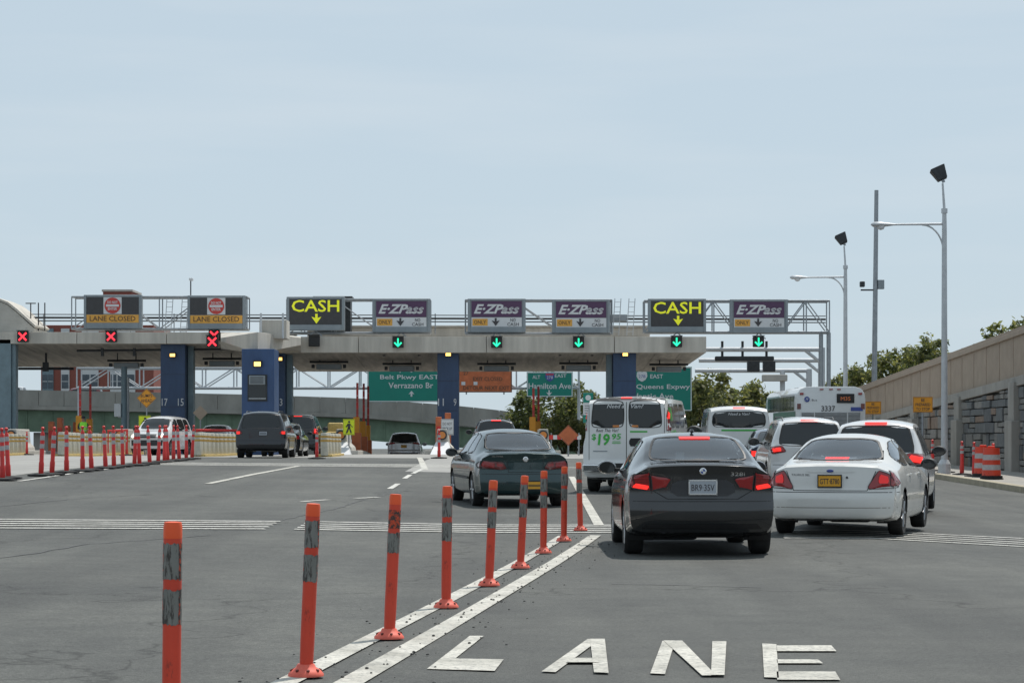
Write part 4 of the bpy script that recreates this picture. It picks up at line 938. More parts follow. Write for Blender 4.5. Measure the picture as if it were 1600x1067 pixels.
for k in range(6): B().box((-.02, -.268, zw + .22 + k * .056), (.62, .012, .018)).build('vent_slat', M['darksteel'], ac)
fl = B().box((0, -.12, at(0, 568, 107).z - g), (.42, .24, .3)).build('floodlight', M['darksteel'], t, bevel=.03); B().box((0, -.246, at(0, 569, 107).z - g), (.3, .02, .2)).build('lens', M['flood'], fl)

# lane signals
def signal(px, py, kind, label, Y=ZC - .25):
    c = at(px, py, Y); t = thing('lane_signal', label, 'signal', c, 0, 'lane signals on the canopy edge')
    B().box((0, 0, 0), (.58, .24, .56)).build('housing', M['black'], t, bevel=.03)
    B().box((0, -.06, .31), (.62, .38, .03)).build('visor', M['black'], t); B().bar((0, .12, 0), (0, .32, 0), .05, 6).build('bracket', M['steel'], t)
    if kind == 'x':
        for s in (-1, 1): m_ = B().box((0, 0, 0), (.56, .03, .085)).build('signal_bar', M['red_x'], t, loc=(0, -.13 - .004 * s, 0)); m_.rotation_euler = (0, R(45 * s), 0)
    elif kind == 'a':
        B().box((0, -.13, .03), (.075, .03, .36)).build('arrow_shaft', M['green_a'], t)
        for s in (-1, 1): m_ = B().box((0, 0, 0), (.28, .03, .075)).build('arrow_head', M['green_a'], t, loc=(s * .085, -.135, -.11)); m_.rotation_euler = (0, R(-45 * s), 0)
    return t
LX = 'red cross lane signal on the closed-lane canopy edge'
signal(36, 526, 'x', LX); signal(174, 526, 'x', LX); signal(335, 524, 'x', 'red cross lane signal half hidden behind another red cross'); signal(332, 534, 'x', 'red cross lane signal at the prow, in front of another red cross', 113)
LA = 'green arrow lane signal on the open-lane canopy edge'
for px, py in ((622, 535), (776, 535), (904, 535), (1057, 534)): signal(px, py, 'a', LA)
signal(1185, 534, 'a', 'green arrow lane signal hanging beyond the end of the canopy')
signal(455, 533, '', 'unlit dark lane signal beside the prow'); signal(491, 533, '', 'unlit dark lane signal under the left CASH sign')

# sign gantry
ZG = ZC + 1.2
def gantry(label, pxl, pxr, yt, yb, Y, depth=1.1, r=.045, m='steel', bays=None, name='sign_gantry', cat='gantry', legs=()):
    a, b = at(pxl, yb, Y), at(pxr, yb, Y); t = thing(name, label, cat, a); w = b.x - a.x; h = at(0, yt, Y).z - a.z; n = bays or max(2, int(w / 2.1))
    for y in (0, depth):
        for z in (0, h): B().bar((0, y, z), (w, y, z), r * 1.25, 8).build('chord', M[m], t)
        for i in range(n + 1): B().bar((w * i / n, y, 0), (w * i / n, y, h), r * .8, 6).build('upright', M[m], t)
        for i in range(n):
            p_, q_ = ((w * i / n, y, 0), (w * (i + 1) / n, y, h)) if i % 2 == 0 else ((w * i / n, y, h), (w * (i + 1) / n, y, 0)); B().bar(p_, q_, r * .7, 6).build('brace', M[m], t)
    for i in range(n + 1):
        for z in (0, h): B().bar((w * i / n, 0, z), (w * i / n, depth, z), r * .7, 6).build('cross_tie', M[m], t)
    for px, yl in legs:
        x = at(px, 0, Y).x - a.x; B().bar((x, depth / 2, 0), (x, depth / 2, yl - a.z), .115, 12).build('mast', M[m], t)
    return t
gantry('steel truss carrying the two LANE CLOSED signs', 112, 386, 464, 514, ZG)
gantry('steel truss carrying the left CASH sign and a toll-tag sign', 448, 672, 468, 520, ZG)
gantry('steel truss carrying two neighbouring toll-tag signs', 727, 956, 469, 521, ZG)
gantry('steel truss carrying the right CASH sign, ending past the canopy on a mast', 1007, 1296, 470, 519, ZG, bays=8, legs=((1285, gz(16, ZG)), (1297, gz(16, ZG))))
t = thing('conduit_run', 'dark conduit pipes running along the canopy roof behind the signs', 'pipe', at(-60, 496, ZG + 2.5))
for py, r in ((491, .025), (496, .055), (501, .03)): B().bar(at(-60, py, ZG + 2.5) - t.location, at(1290, py + 3, ZG + 2.5) - t.location, r, 8).build('pipe', M['darksteel'], t)
for px in range(0, 1290, 68): B().bar(at(px, 490, ZG + 2.5) - t.location, at(px, 522, ZG + 2.5) - t.location, .03, 6).build('stanchion', M['steel'], t)
def ladder_pair(px, where):
    t = thing('access_ladder', 'pale access ladder on the canopy ' + where, 'ladder', at(px, 524, ZG + .6), 0, 'access ladders on the canopy')
    for x in (-.16, .16): B().bar((x, 0, 0), (x + .12, 0, 1.95), .022, 6).build('rail', M['palesteel'], t)
    for k in range(7): B().bar((-.16 + .12 * k / 7, 0, .2 + k * .26), (.16 + .12 * k / 7, 0, .2 + k * .26), .014, 5).build('rung', M['palesteel'], t)
for px, w_ in ((262, 'next to the second LANE CLOSED sign'), (286, 'next to the second LANE CLOSED sign'), (962, 'beside the grey equipment cabinet'), (984, 'beside the grey equipment cabinet')): ladder_pair(px, w_)
t = thing('roof_cabinet', 'grey equipment cabinet on the canopy behind the right toll-tag sign', 'cabinet', at(966, 503, ZG + 1)); B().box((0, 0, .2), (.9, .6, .36)).build('case', M['signgrey'], t, bevel=.02); B().box((0, -.31, .2), (.8, .02, .28)).build('door', M['steel'], t)
t = thing('roof_cabinet', 'dark rooftop plant box beside the left CASH sign', 'cabinet', at(530, 524, ZG + 2)); B().box((-.3, 0, 1.0), (1.9, 1.2, 1.9)).build('case', M['darksteel'], t, bevel=.03); B().box((-.3, 0, 2.0), (2.1, 1.4, .1)).build('lid', M['darksteel'], t, bevel=.02)
t = thing('camera_pole', 'thin pole with a small white camera above the second LANE CLOSED sign', 'camera', at(298, 470, ZG + .4)); B().bar((0, 0, -.2), (0, 0, 1.05), .035, 6).build('pole', M['darksteel'], t); B().box((.04, -.1, 1.12), (.2, .34, .14)).build('camera_head', M['whitepanel'], t, bevel=.03)

def sign_case(label, px, py, group=None):
    t = thing('lane_sign', label, 'sign', at(px, py, ZG - .25), 0, group); w, h = 3.05, 1.78
    B().box((0, .22, 0), (w, .42, h)).build('housing', M['signgrey'], t, bevel=.03)
    for sx in (-1, 1): B().box((sx * (w / 2 - .08), -.01, 0), (.13, .06, h - .04)).build('frame_side', M['signgrey'], t, bevel=.01)
    B().box((0, -.01, h / 2 - .07), (w - .3, .06, .11)).build('frame_top', M['signgrey'], t, bevel=.01); B().box((0, -.01, -h / 2 + .16), (w - .3, .06, .29)).build('frame_bottom', M['signgrey'], t, bevel=.01)
    for sx in (-1, 1): B().bar((sx * .8, .43, -h / 2 + .2), (sx * .8, .6, -h / 2), .04, 6).build('bracket', M['steel'], t)
    B().bar((-.35, 0, -h / 2 - .3), (0, .1, -h / 2), .03, 6).build('strut', M['steel'], t); B().bar((.35, 0, -h / 2 - .3), (0, .1, -h / 2), .03, 6).build('strut', M['steel'], t)
    return t
def pan(t, name, x, z, w, h, m, y=-.01): return B().box((x, y, z), (w, .02, h)).build(name, m, t)
def arrow(t, x, z, s, m, y=-.03, name='arrow'):
    B().prism([(x + a * s, z + b * s) for a, b in ((-.12, .5), (.12, .5), (.12, .08), (.5, .2), (0, -.5), (-.5, .2), (-.12, .08))], y - .012, y).build(name, m, t)
def cash(px, py, label):
    t = sign_case(label, px, py); pan(t, 'display', 0, .1, 2.74, 1.36, M['matrix'])
    text('CASH', 2.5, .62, M['yellow_led'], t, (0, -.03, .4), bold=.012); arrow(t, .05, -.27, .52, M['yellow_led'])
def ezpass(px, py, label):
    t = sign_case(label, px, py, 'toll-tag lane signs'); pan(t, 'purple_field', 0, .34, 2.64, .84, M['purple']); pan(t, 'white_field', 0, -.35, 2.64, .5, M['whitepanel'])
    text('E\u00b7ZPass', 2.4, .5, M['whitepanel'], t, (0, -.03, .34), shear=.35, bold=.032)
    for k, (z_, x0, x1) in enumerate(((.40, .35, 1.22), (.31, .30, 1.18), (.22, .26, 1.14))): pan(t, 'speed_line', (x0 + x1) / 2, z_, x1 - x0, .018, M['purple'], -.036)
    pan(t, 'amber_field', -.87, -.35, .8, .36, M['amber'], -.025); text('ONLY', .64, .2, M['brownletter'], t, (-.87, -.04, -.35), bold=.01)
    arrow(t, -.05, -.34, .42, M['darkletter']); text('NO', .28, .17, M['darkletter'], t, (.86, -.03, -.24), bold=.008); text('CASH', .6, .17, M['darkletter'], t, (.86, -.03, -.46), bold=.008)
def closed(px, py, label):
    t = sign_case(label, px, py); pan(t, 'display', 0, .32, 2.74, .9, M['matrix']); pan(t, 'white_square', 0, .32, .95, .88, M['whitepanel'], -.022)
    pan(t, 'amber_strip', 0, -.37, 2.74, .42, M['amber']); text('LANE CLOSED', 2.4, .27, M['brownletter'], t, (0, -.03, -.36), bold=.008)
    B().lathe([(.42, 0), (.42, -.015)], 28, axis='y').build('red_disc', M['redpanel'], t, loc=(0, -.035, .32)); pan(t, 'white_bar', 0, .32, .68, .12, M['whitepanel'], -.055)
    text('DO NOT', .54, .14, M['whitepanel'], t, (0, -.058, .49), bold=.02); text('ENTER', .48, .14, M['whitepanel'], t, (0, -.058, .15), bold=.02)
closed(176, 487, 'LANE CLOSED sign in front of the brick roof block'); closed(338, 488, 'LANE CLOSED sign below the small camera pole')
cash(493, 490, 'yellow CASH sign beside the dark rooftop plant box'); cash(1058, 493, 'yellow CASH sign at the outer end of the canopy')
ezpass(627, 493, 'purple toll-tag sign next to the left CASH sign'); ezpass(776, 493, 'purple toll-tag sign on the middle truss nearer the column numbered 11 and 9'); ezpass(908, 494, 'purple toll-tag sign on the middle truss next to the access ladders'); ezpass(1186, 494, 'purple toll-tag sign beyond the end of the canopy')

# things hung under the soffit: antennas, cameras, tubular lights
def reader(px, py, label='dark toll reader rack hung under the canopy soffit'):
    t = thing('toll_reader', label, 'toll reader', at(px, py, ZC + 5), 0, 'toll readers under the canopy')
    B().box((0, 0, 0), (1.35, .5, .3)).build('antenna_box', M['signgrey'], t, bevel=.04); B().bar((-1.05, 0, .26), (1.05, 0, .26), .06, 8).build('mount_bar', M['darksteel'], t)
    for x in (-.5, .5): B().bar((x, 0, .2), (x, 0, .95), .035, 6).build('hanger', M['darksteel'], t)
    for x in (-.85, .85): B().box((x, -.1, .02), (.16, .3, .2)).build('camera', M['darksteel'], t, bevel=.02)
for px, py, w_ in ((198, 571, 'closed lane left of column 17'), (347, 568, 'closed lane between column 15 and the blue booth'), (514, 573, 'lane under the left CASH sign'), (628, 576, 'lane left of column 11'), (776, 576, 'lane just right of column 9'), (904, 575, 'lane left of the column behind the van'), (1045, 577, 'lane at the end of the canopy')): reader(px, py, 'dark toll reader rack hung over the ' + w_)
t = thing('toll_reader', 'dark reader bar on a single drop pipe over the closed lane', 'toll reader', at(72, 576, ZC + 5)); B().bar((-1.5, 0, 0), (1.5, 0, 0), .07, 8).build('mount_bar', M['darksteel'], t); B().bar((0, 0, 0), (0, 0, 1.3), .06, 8).build('hanger', M['darksteel'], t); B().box((.0, -.1, .1), (.3, .3, .5)).build('camera', M['darksteel'], t, bevel=.02)
t = thing('conduit_run', 'dark cable pipe running along under the canopy fascia', 'pipe', at(80, 545, ZC + 1.5))
for a, b in (((120, 548), (388, 545)), ((480, 550), (1040, 553))): B().bar(at(*a, ZC + 1.6) - t.location, at(*b, ZC + 1.6) - t.location, .06, 8).build('pipe', M['darksteel'], t)
for px in (160, 210, 600, 655, 875, 925): B().box(at(px, 550, ZC + 1.6) - t.location, (.14, .2, .42)).build('junction_box', M['darksteel'], t)

# gantries beyond the canopy on the right
for k, (pl, pr, py, Y, lab) in enumerate(((1098, 1284, 546, 124, 'pale cantilever pipe frame just past the canopy end'), (1092, 1283, 563, 131, 'pale cantilever pipe frame in the middle of three'), (1086, 1264, 579, 138, 'pale cantilever pipe frame farthest from the canopy fascia'))):
    a, b = at(pl, py, Y), at(pr, py, Y); t = thing('reader_frame', lab, 'gantry', (b.x, Y, gz(b.x, Y))); z = b.z - t.location.z
    B().bar((0, 0, 0), (0, 0, z + .1), .18, 12).build('mast', M['palesteel'], t); B().bar((a.x - b.x, 0, z), (0, 0, z), .13, 10).build('arm', M['palesteel'], t); B().bar((-.9, 0, z - .05), (0, 0, z - .75), .09, 8).build('knee', M['palesteel'], t)
    if k == 0:
        B().box((-4.2, 0, z - .5), (3.2, .3, .26), R(0)).build('antenna', M['darksteel'], t, bevel=.05)
        for x in (-5.4, -4.3, -3.0): B().bar((x, 0, z - .5), (x, 0, z + .45), .07, 8).build('antenna_rod', M['darksteel'], t)
    if k == 1:
        for x in (-3.9, -3.0): B().box((x, -.1, z - .35), (.7, .5, .6)).build('camera_box', M['darksteel'], t, bevel=.03)
    if k == 2: B().box((-2.1, -.2, z - .45), (1.5, .6, .4)).build('lamp_box', M['concrete'], t, bevel=.05); B().bar((-1.6, 0, z), (-1.6, 0, 0), .16, 10).build('inner_mast', M['palesteel'], t)

# islands, cushions and barrier gear
def island(px, label, Y0=112, Y1=131, w=1.7, light=True):
    x = at(px, 0, ZC).x; t = thing('toll_island', label, 'island', (x, Y0, gz(x, Y0)))
    for k in range(6):
        a, b = Y0 + (Y1 - Y0) * k / 6, Y0 + (Y1 - Y0) * (k + 1) / 6; za, zb_ = gz(x, a), gz(x, b)
        B().box((0, (a + b) / 2 - Y0, (za + zb_) / 2 - t.location.z + .02), (w, b - a - .02, .36), 0, math.atan2(zb_ - za, b - a)).build('kerb_slab', M['concrete'], t, bevel=.03)
    prof = [(-.55, 0), (.55, 0), (.5, .35), (.3, .55), (.24, 1.25), (-.24, 1.25), (-.3, .55), (-.5, .35)]
    B().prism(prof, .3, 3.4).build('nose_barrier', M['concrete'], t, bevel=.05); B().add([(-.55, -.9, .0), (.55, -.9, 0), (.55, .3, 0), (-.55, .3, 0), (-.3, .28, .62), (.3, .28, .62)], [(0, 1, 5, 4), (1, 2, 5), (0, 4, 3), (2, 3, 4, 5)]).build('nose_ramp', M['whitepanel'], t)
    if light:
        o = B().lathe([(.24, 0), (.24, -.1), (.2, -.12)], 20, axis='y').build('warning_light', M['darksteel'], t, loc=(0, .28, .95)); B().lathe([(.17, -.12), (.17, -.135)], 18, axis='y').build('lens', M['amberlamp'], o)
    return t
for px, lab in ((62, 'toll island with pale ramped nose beside the steel column'), (222, 'toll island with concrete nose under the walking-person sign by the diamond sign'), (410, 'toll island hidden beside the slate people carrier'), (548, 'toll island with amber light below the second walking-person sign'), (697, 'toll island below the column numbered 11 and 9'), (846, 'toll island behind the green saloon'), (976, 'toll island at the column behind the rental van')): island(px, lab)
_tube = {}
def cushion(pts, n, label, Hc=.92, double=False):
    (xa, Ya), (xb, Yb) = pts; A_ = at(xa, 0, Ya); t = thing('crash_cushion', label, 'crash cushion', (A_.x, Ya, gz(A_.x, Ya)))
    if not _tube:
        _tube['t'] = B().lathe([(.15, 0), (.155, .05), (.15, .88), (.12, .92)], 14).me('tube', smooth=True); _tube['b'] = B().lathe([(.158, -.04), (.158, .04)], 14).me('band', smooth=True)
    for i in range(n):
        s = i / max(1, n - 1); px = lerp(xa, xb, s); Y = 1 / lerp(1 / Ya, 1 / Yb, s); X = at(px, 0, Y).x
        for d in ((0, .33) if double else (0,)):
            o = link('tube', _tube['t'], M['tube'], t, (X - A_.x, Y + d - Ya, gz(X, Y) - t.location.z + .06), (R(random.uniform(-1.5, 1.5)), R(random.uniform(-1.5, 1.5)), 0))
            for z in (.6, .76): link('band', _tube['b'], M['goldband'], o, (0, 0, z))
    Bq = at(xb, 0, Yb); k = 7
    for i in range(k):
        p_, q_ = A_.lerp(Bq, i / k), A_.lerp(Bq, (i + 1) / k); p_.z = gz(p_.x, p_.y); q_.z = gz(q_.x, q_.y); c = (p_ + q_) / 2 - t.location; c.x += .0; d = q_ - p_
        B().box((c.x, c.y, c.z + .05), (.62, d.length + .02, .1), -math.atan2(d.x, d.y)).build('base_board', M['yellow'], t, bevel=.01)
    return t
cushion(((4, 101), (36, 108)), 6, 'short crash cushion of cream tubes beside the steel column'); cushion(((96, 92), (219, 113)), 17, 'long crash cushion of cream tubes behind the red posts', double=True)
cushion(((309, 92), (368, 106)), 10, 'crash cushion of cream tubes left of the slate people carrier', double=True); cushion(((507, 92), (527, 103)), 5, 'short crash cushion of cream tubes right of the black sport utility', double=True)

# red channeliser posts of the closed lane
def red_post(px, py, H=1.16, handle=True, label='red channeliser post with silver bands on a black rubber foot', group='red channeliser posts along the closed lane', lean=0):
    g = ground_at(px, py); t = thing('channeliser_post', label, 'traffic post', g, 0, group)
    if 'p' not in _tube:
        _tube['p'] = B().lathe([(.055, 0), (.075, .06), (.075, .28), (.062, .32), (.06, 1.0), (.05, 1.03), (.025, 1.06), (.025, 1.09), (.05, 1.11), (.05, 1.15), (.02, 1.17)], 14).me('post', smooth=True)
        _tube['s'] = B().lathe([(.065, -.055), (.065, .055)], 14).me('silver_band', smooth=True); _tube['f'] = B().lathe([(.33, 0), (.33, .035), (.12, .06)], 8).me('rubber_foot')
    o = link('post', _tube['p'], M['redpost'], t, (0, 0, .04), (R(lean * .4), R(lean), 0), (.86, .86, H / 1.16))
    for z in (.70, .9): link('silver_band', _tube['s'], M['silverband'], o, (0, 0, z))
    link('rubber_foot', _tube['f'], M['rubber'], t, (0, 0, .012), (0, 0, px)); return t
for i, (px, py) in enumerate(((4, 751), (13, 748.5), (64, 744), (81, 742.5), (104, 739.5), (129, 737), (143, 735.5), (165, 732.5), (178, 731.5), (192, 729.5), (210, 728), (218, 727.8), (234, 725.5), (247, 723.5), (257, 722.5), (262, 722), (271, 720.5), (280, 720), (291, 718.5), (300, 717.5))): red_post(px, py, lean=random.uniform(-3.5, 3.5))
for px, py, lab in ((42, 711, 'red post with white top beside the short tube cushion'), (198, 712, 'red post standing before the concrete island nose'), (495, 717, 'red post standing alone behind the people carrier and the black sport utility'), (686, 716.5, 'red post in front of the column numbered 11 and 9')): red_post(px, py, 1.05, label=lab, group=None)
t = thing('barrier_rail', 'thin red rail across the closed lane behind the white sport utility', 'barrier', at(306, 672, 108)); B().bar((0, 0, 0), at(372, 672.5, 108) - t.location, .06, 8).build('rail', M['redpost'], t); B().bar((.05, 0, -.9), (.05, 0, .05), .05, 8).build('stand', M['redpost'], t)
t = thing('barrier_rail', 'short red rail between channeliser posts in front of the brick facade', 'barrier', at(168, 673, 100)); B().bar((0, 0, 0), at(200, 672, 100) - t.location, .045, 8).build('rail', M['redpost'], t)
for px in (169, 199): B().bar(at(px, 673, 100) - t.location, at(px, 708, 100) - t.location, .03, 6).build('stand', M['redpost'], t)
def gate(px, ytop, Y, label, cab='osign'):
    b = at(px, 700, Y); g = gz(b.x, Y); t = thing('barrier_gate', label, 'gate', (b.x, Y, g)); z1 = at(0, ytop, Y).z - g
    B().box((0, 0, .65), (.5, .4, 1.3)).build('cabinet', M[cab], t, bevel=.03); B().box((.0, 0, 1.7), (.34, .3, .9)).build('motor_housing', M['dsign'], t, bevel=.04)
    n = 6
    for k in range(n): B().box((0.05, -.05, lerp(1.9, z1, (k + .5) / n)), (.12, .05, (z1 - 1.9) / n - .01)).build('arm_segment', M['redpost'] if k % 2 == 0 else mat('arm_%d' % k, (.45, .05, .04), .5), t)
gate(124, 594, 121, 'raised red gate arm over an orange cabinet beside the worker'); gate(140, 600, 124, 'raised red gate arm beyond the worker in the vest')
gate(557, 598, 122, 'raised red gate arm left of three by the second walking-person sign'); gate(567, 599, 126, 'raised red gate arm in the middle of three'); gate(574, 603, 130, 'raised red gate arm right of three, nearest the green Belt sign')
gate(832, 606, 122, 'raised red gate arm in front of the Hamilton sign'); gate(840, 604, 126, 'raised red gate arm beside the trunk of the leafy tree')
for px, Y, lab in ((85, 122, 'pair of orange cabinets on the closed lane island'), (110, 126, 'narrow red cabinets beside the worker'), (690, 116, 'orange cabinets on the island of column 11 and 9')):
    b = at(px, 700, Y); t = thing('toll_cabinet', lab, 'cabinet', (b.x, Y, gz(b.x, Y)))
    for dx, h_ in ((-.15, 1.75), (.32, 1.95)): B().box((dx, 0, h_ / 2 + .15), (.3, .4, h_)).build('case', M['osign'], t, bevel=.03); B().box((dx, -.21, h_ * .7), (.2, .02, .4)).build('door', M['redpost'], t)

# small signs
def plate_sign(label, px, py, w, h, Y, lines, m, tm, cat='sign', diamond=False, post=True, name='road_sign', dx=0, tsz=None):
    c = at(px, py, Y); g = gz(c.x, Y); t = thing(name, label, cat, (c.x, Y, g)); z = c.z - g; s = w / 2
    pl = [(-s, -h / 2), (s, -h / 2), (s, h / 2), (-s, h / 2)] if not diamond else [(0, -s), (s, 0), (0, s), (-s, 0)]
    B().prism([(x, zz + z) for x, zz in pl], -.012, .012).build('panel', M[m], t)
    if tm:
        inn = [(x * .93, zz * .9 + z) for x, zz in pl]; o = [(x * .96, zz * .95 + z) for x, zz in pl]
        B().add([(x, -.015, zz) for x, zz in o] + [(x, -.015, zz) for x, zz in inn], [(k, (k+1) % 4, (k+1) % 4 + 4, k + 4) for k in range(4)]).build('border', M[tm], t)
    for st, lx, lz, lw, lh in lines: text(st, lw, lh, M[tm], t, (lx, -.018, z + lz), bold=.006)
    if post: B().bar((dx, .05, 0), (dx, .05, z + h * .4), .035, 8).build('post', M['steel'], t)
    return t
plate_sign('amber diamond BUMPS AHEAD sign on the closed lane', 229, 622, .95, .95, 112, (('BUMPS', 0, .12, .56, .16), ('AHEAD', 0, -.12, .56, .16)), 'dsign', 'darkletter', diamond=True)
t = plate_sign('blank brown diamond sign, its back turned, behind the white sport utility', 313, 645, .75, .75, 116, (), 'tan', None, diamond=True)
def walker(t, z):
    sk = M['darkletter']; b = B()
    b.lathe([(.055, 0), (.055, -.01)], 14, (0.02, -.016, z + .25), 'y'); b.prism([(-.06, z + .17), (.09, z + .17), (.07, z - .06), (-.05, z - .06)], -.026, -.016)
    for pl in ([(-.05, -.04), (.03, -.04), (-.06, -.3), (-.15, -.3)], [(.0, -.04), (.07, -.04), (.16, -.3), (.08, -.3)], [(-.05, .16), (.0, .12), (-.12, -.02), (-.16, .02)], [(.06, .16), (.09, .12), (.2, .0), (.16, -.03)]): b.prism([(x, z + q) for x, q in pl], -.026, -.016)
    b.build('walking_figure', sk, t)
for px, py, Y, lab in ((226, 662, 108, 'yellow-green walking-person sign below the amber diamond'), (545, 667, 112, 'yellow-green walking-person sign above an amber island light')):
    t = plate_sign(lab, px, py, .56, .78, Y, (), 'ygsign', 'darkletter'); walker(t, at(0, py, Y).z - t.location.z)
plate_sign('white DO NOT BACK UP sign on the island of column 11 and 9', 699, 667, .62, .8, 113, (('DO NOT', 0, .16, .46, .14), ('BACK UP', 0, -.08, .46, .14)), 'whitepanel', 'darkletter')
for px, py, lab in ((1442, 632, 'orange BE PREPARED TO STOP sign by the tall lamp post'), (1364, 637, 'orange BE PREPARED TO STOP sign at the corner of the bus')):
    plate_sign(lab, px, py, .66, .52, 77 if px > 1400 else 93, (('BE', 0, .15, .12, .1), ('PREPARED', 0, 0, .5, .1), ('TO STOP', 0, -.15, .46, .1)), 'dsign', 'darkletter', post=True)
t = plate_sign('orange diamond roadwork sign behind the green saloon', 888, 680, .9, .9, 98, (), 'osign', 'darkletter', diamond=True)
t = thing('barricade', 'red and white rail barricade under the leafy tree', 'barrier', at(858, 683, 104)); w = at(908, 683, 104).x - t.location.x
for k in range(8): B().box((w * (k + .5) / 8, 0, 0), (w / 8 - .005, .04, .2)).build('rail_segment', M['redpost'] if k % 2 == 0 else M['whitepanel'], t)
for x in (.1, w - .1): B().bar((x, .05, -.95), (x, .05, .2), .03, 6).build('leg', M['steel'], t)
t = plate_sign('small green and white route panel by the column behind the rental van', 919, 637, .5, 1.5, 114, (), 'whitepanel', None); z = at(0, 637, 114).z - t.location.z
B().box((0, -.02, z + .5), (.5, .02, .48)).build('green_panel', M['gsign'], t); B().box((0, -.02, z - .55), (.5, .02, .38)).build('green_panel', M['gsign'], t); B().lathe([(.14, 0), (.14, -.01)], 16, (0, -.03, z + .5), 'y').build('disc', M['whitepanel'], t)
for k in range(4): B().box((0, -.016, z + .1 - k * .12), (.36, .006, .03)).build('text_bar', M['darkletter'], t)
t = thing('utility_cart', 'yellow maintenance cart behind the short tube cushion', 'cart', (at(525, 0, 116).x, 116, gz(-9, 116))); B().box((0, 0, .75), (.95, 1.6, .8)).build('tank', M['yellow'], t, bevel=.12); B().box((0, .1, 1.35), (.8, 1.0, .5)).build('hood', M['yellow'], t, bevel=.1)
for sx in (-1, 1): B().lathe([(.3, -.08), (.3, .08)], 16, (sx * .42, .3, .3), 'x').build('wheel', M['rubber'], t)

# tall sign gantry behind the plaza
ZB = 165
t = gantry('pale box-truss gantry spanning behind the toll canopy', 120, 905, 575, 606, ZB, 1.8, .07, 'palesteel', 16, legs=((120, -1.5), (905, -1.5)))
def big_sign(label, x0, x1, y0, y1, Y, lines, m='gsign', tm='whitepanel', extra=None):
    a, b = at(x0, y1, Y), at(x1, y0, Y); w, h = b.x - a.x, b.z - a.z; t = thing('highway_sign', label, 'sign', ((a.x + b.x) / 2, Y, (a.z + b.z) / 2))
    B().box((0, 0, 0), (w, .06, h)).build('panel', M[m], t, bevel=.02)
    for s in (-1, 1): B().box((s * (w / 2 - .05), -.035, 0), (.06, .012, h - .08)).build('border', M[tm], t); B().box((0, -.036, s * (h / 2 - .05)), (w - .1, .012, .06)).build('border', M[tm], t)
    for st, lx, ly, lw, lh in lines:
        c = at(lx, ly, Y); text(st, lw * Y / FPX, lh * Y / FPX, M[tm], t, (c.x - t.location.x, -.045, c.z - t.location.z), bold=.012)
    for s in (-.35, .35): B().box((s * w, .12, 0), (.1, .16, h + .3)).build('support', M['steel'], t)
    return t
t = big_sign('green highway sign for Belt Pkwy and Verrazano Br, behind the left open lanes', 574, 712, 566, 628, ZB - .5, (('Brooklyn Queens Expwy', 648, 578, 104, 9), ('Belt Pkwy EAST', 640, 590, 92, 9), ('Verrazano Br', 642, 602, 70, 9)))
c = at(643, 615, ZB - .5) - t.location; B().prism([(c.x + a * .42, c.z + b * .42) for a, b in ((-.15, -.5), (.15, -.5), (.15, 0), (.5, -.1), (0, .5), (-.5, -.1), (-.15, 0))], -.05, -.04).build('arrow', M['whitepanel'], t)
def shield(t, px, py, s, st):
    c = at(px, py, ZB - .5) - t.location; o = B().prism([(c.x + a * s, c.z + b * s) for a, b in ((-.5, .42), (-.25, .5), (0, .44), (.25, .5), (.5, .42), (.55, 0), (.35, -.35), (0, -.55), (-.35, -.35), (-.55, 0))], -.06, -.04).build('route_shield', M['intblue'], t)
    B().box((c.x, -.062, c.z + .3 * s), (.9 * s, .01, .16 * s)).build('shield_band', M['redpanel'], o); text(st, .7 * s, .34 * s, M['whitepanel'], o, (c.x, -.066, c.z - .05 * s))
t = big_sign('green ALT EAST Hamilton Ave sign with route shield before the leafy tree', 823, 895, 581, 620, ZB - .5, (('ALT', 838, 589, 12, 5.5), ('EAST', 876, 587, 18, 5.5), ('Hamilton Ave', 859, 603, 66, 9)))
shield(t, 859, 589, .62, '278'); c = at(858, 614, ZB - .5) - t.location; B().prism([(c.x + a * .42, c.z + b * .42) for a, b in ((-.12, .5), (.12, .5), (.12, .0), (.5, .15), (0, -.5), (-.5, .15), (-.12, 0))], -.05, -.04).build('arrow', M['whitepanel'], t)
t = big_sign('green EAST Queens Expwy and Atlantic Ave sign at the end of the canopy', 950, 1081, 573, 642, ZB - 12, (('EAST', 1026, 588, 20, 6.5), ('Queens Expwy', 1036, 605, 84, 9.5), ('Atlantic Ave', 1016, 619, 72, 9.5))); c = at(1003, 588, ZB - 12) - t.location
B().prism([(c.x + a * .66, c.z + b * .66) for a, b in ((-.5, .42), (-.25, .5), (0, .44), (.25, .5), (.5, .42), (.55, 0), (.35, -.35), (0, -.55), (-.35, -.35), (-.55, 0))], -.06, -.04).build('route_shield', M['whitepanel'], t); text('278', .46, .2, M['intblue'], t, (c.x, -.066, c.z))
for s in (-1, 1): B().bar((s * 2.2, .3, -2.9), (s * 2.2, .3, -8), .16, 10).build('mast', M['palesteel'], t)
t = big_sign('faded orange detour sign beside the column numbered 11 and 9', 716, 800, 578, 613, ZB - .5, (('EXIT CLOSED', 762, 592, 46, 6), ('DETOUR NEXT EXIT', 760, 606, 72, 6), ('27', 728, 583, 8, 6)), 'osign', 'brownletter')
for px, py in ((724, 599), (743, 599)): c = at(px, py, ZB - .5) - t.location; B().box((c.x, -.05, c.z), (.28, .02, .24)).build('patch', M['whitepanel'], t)

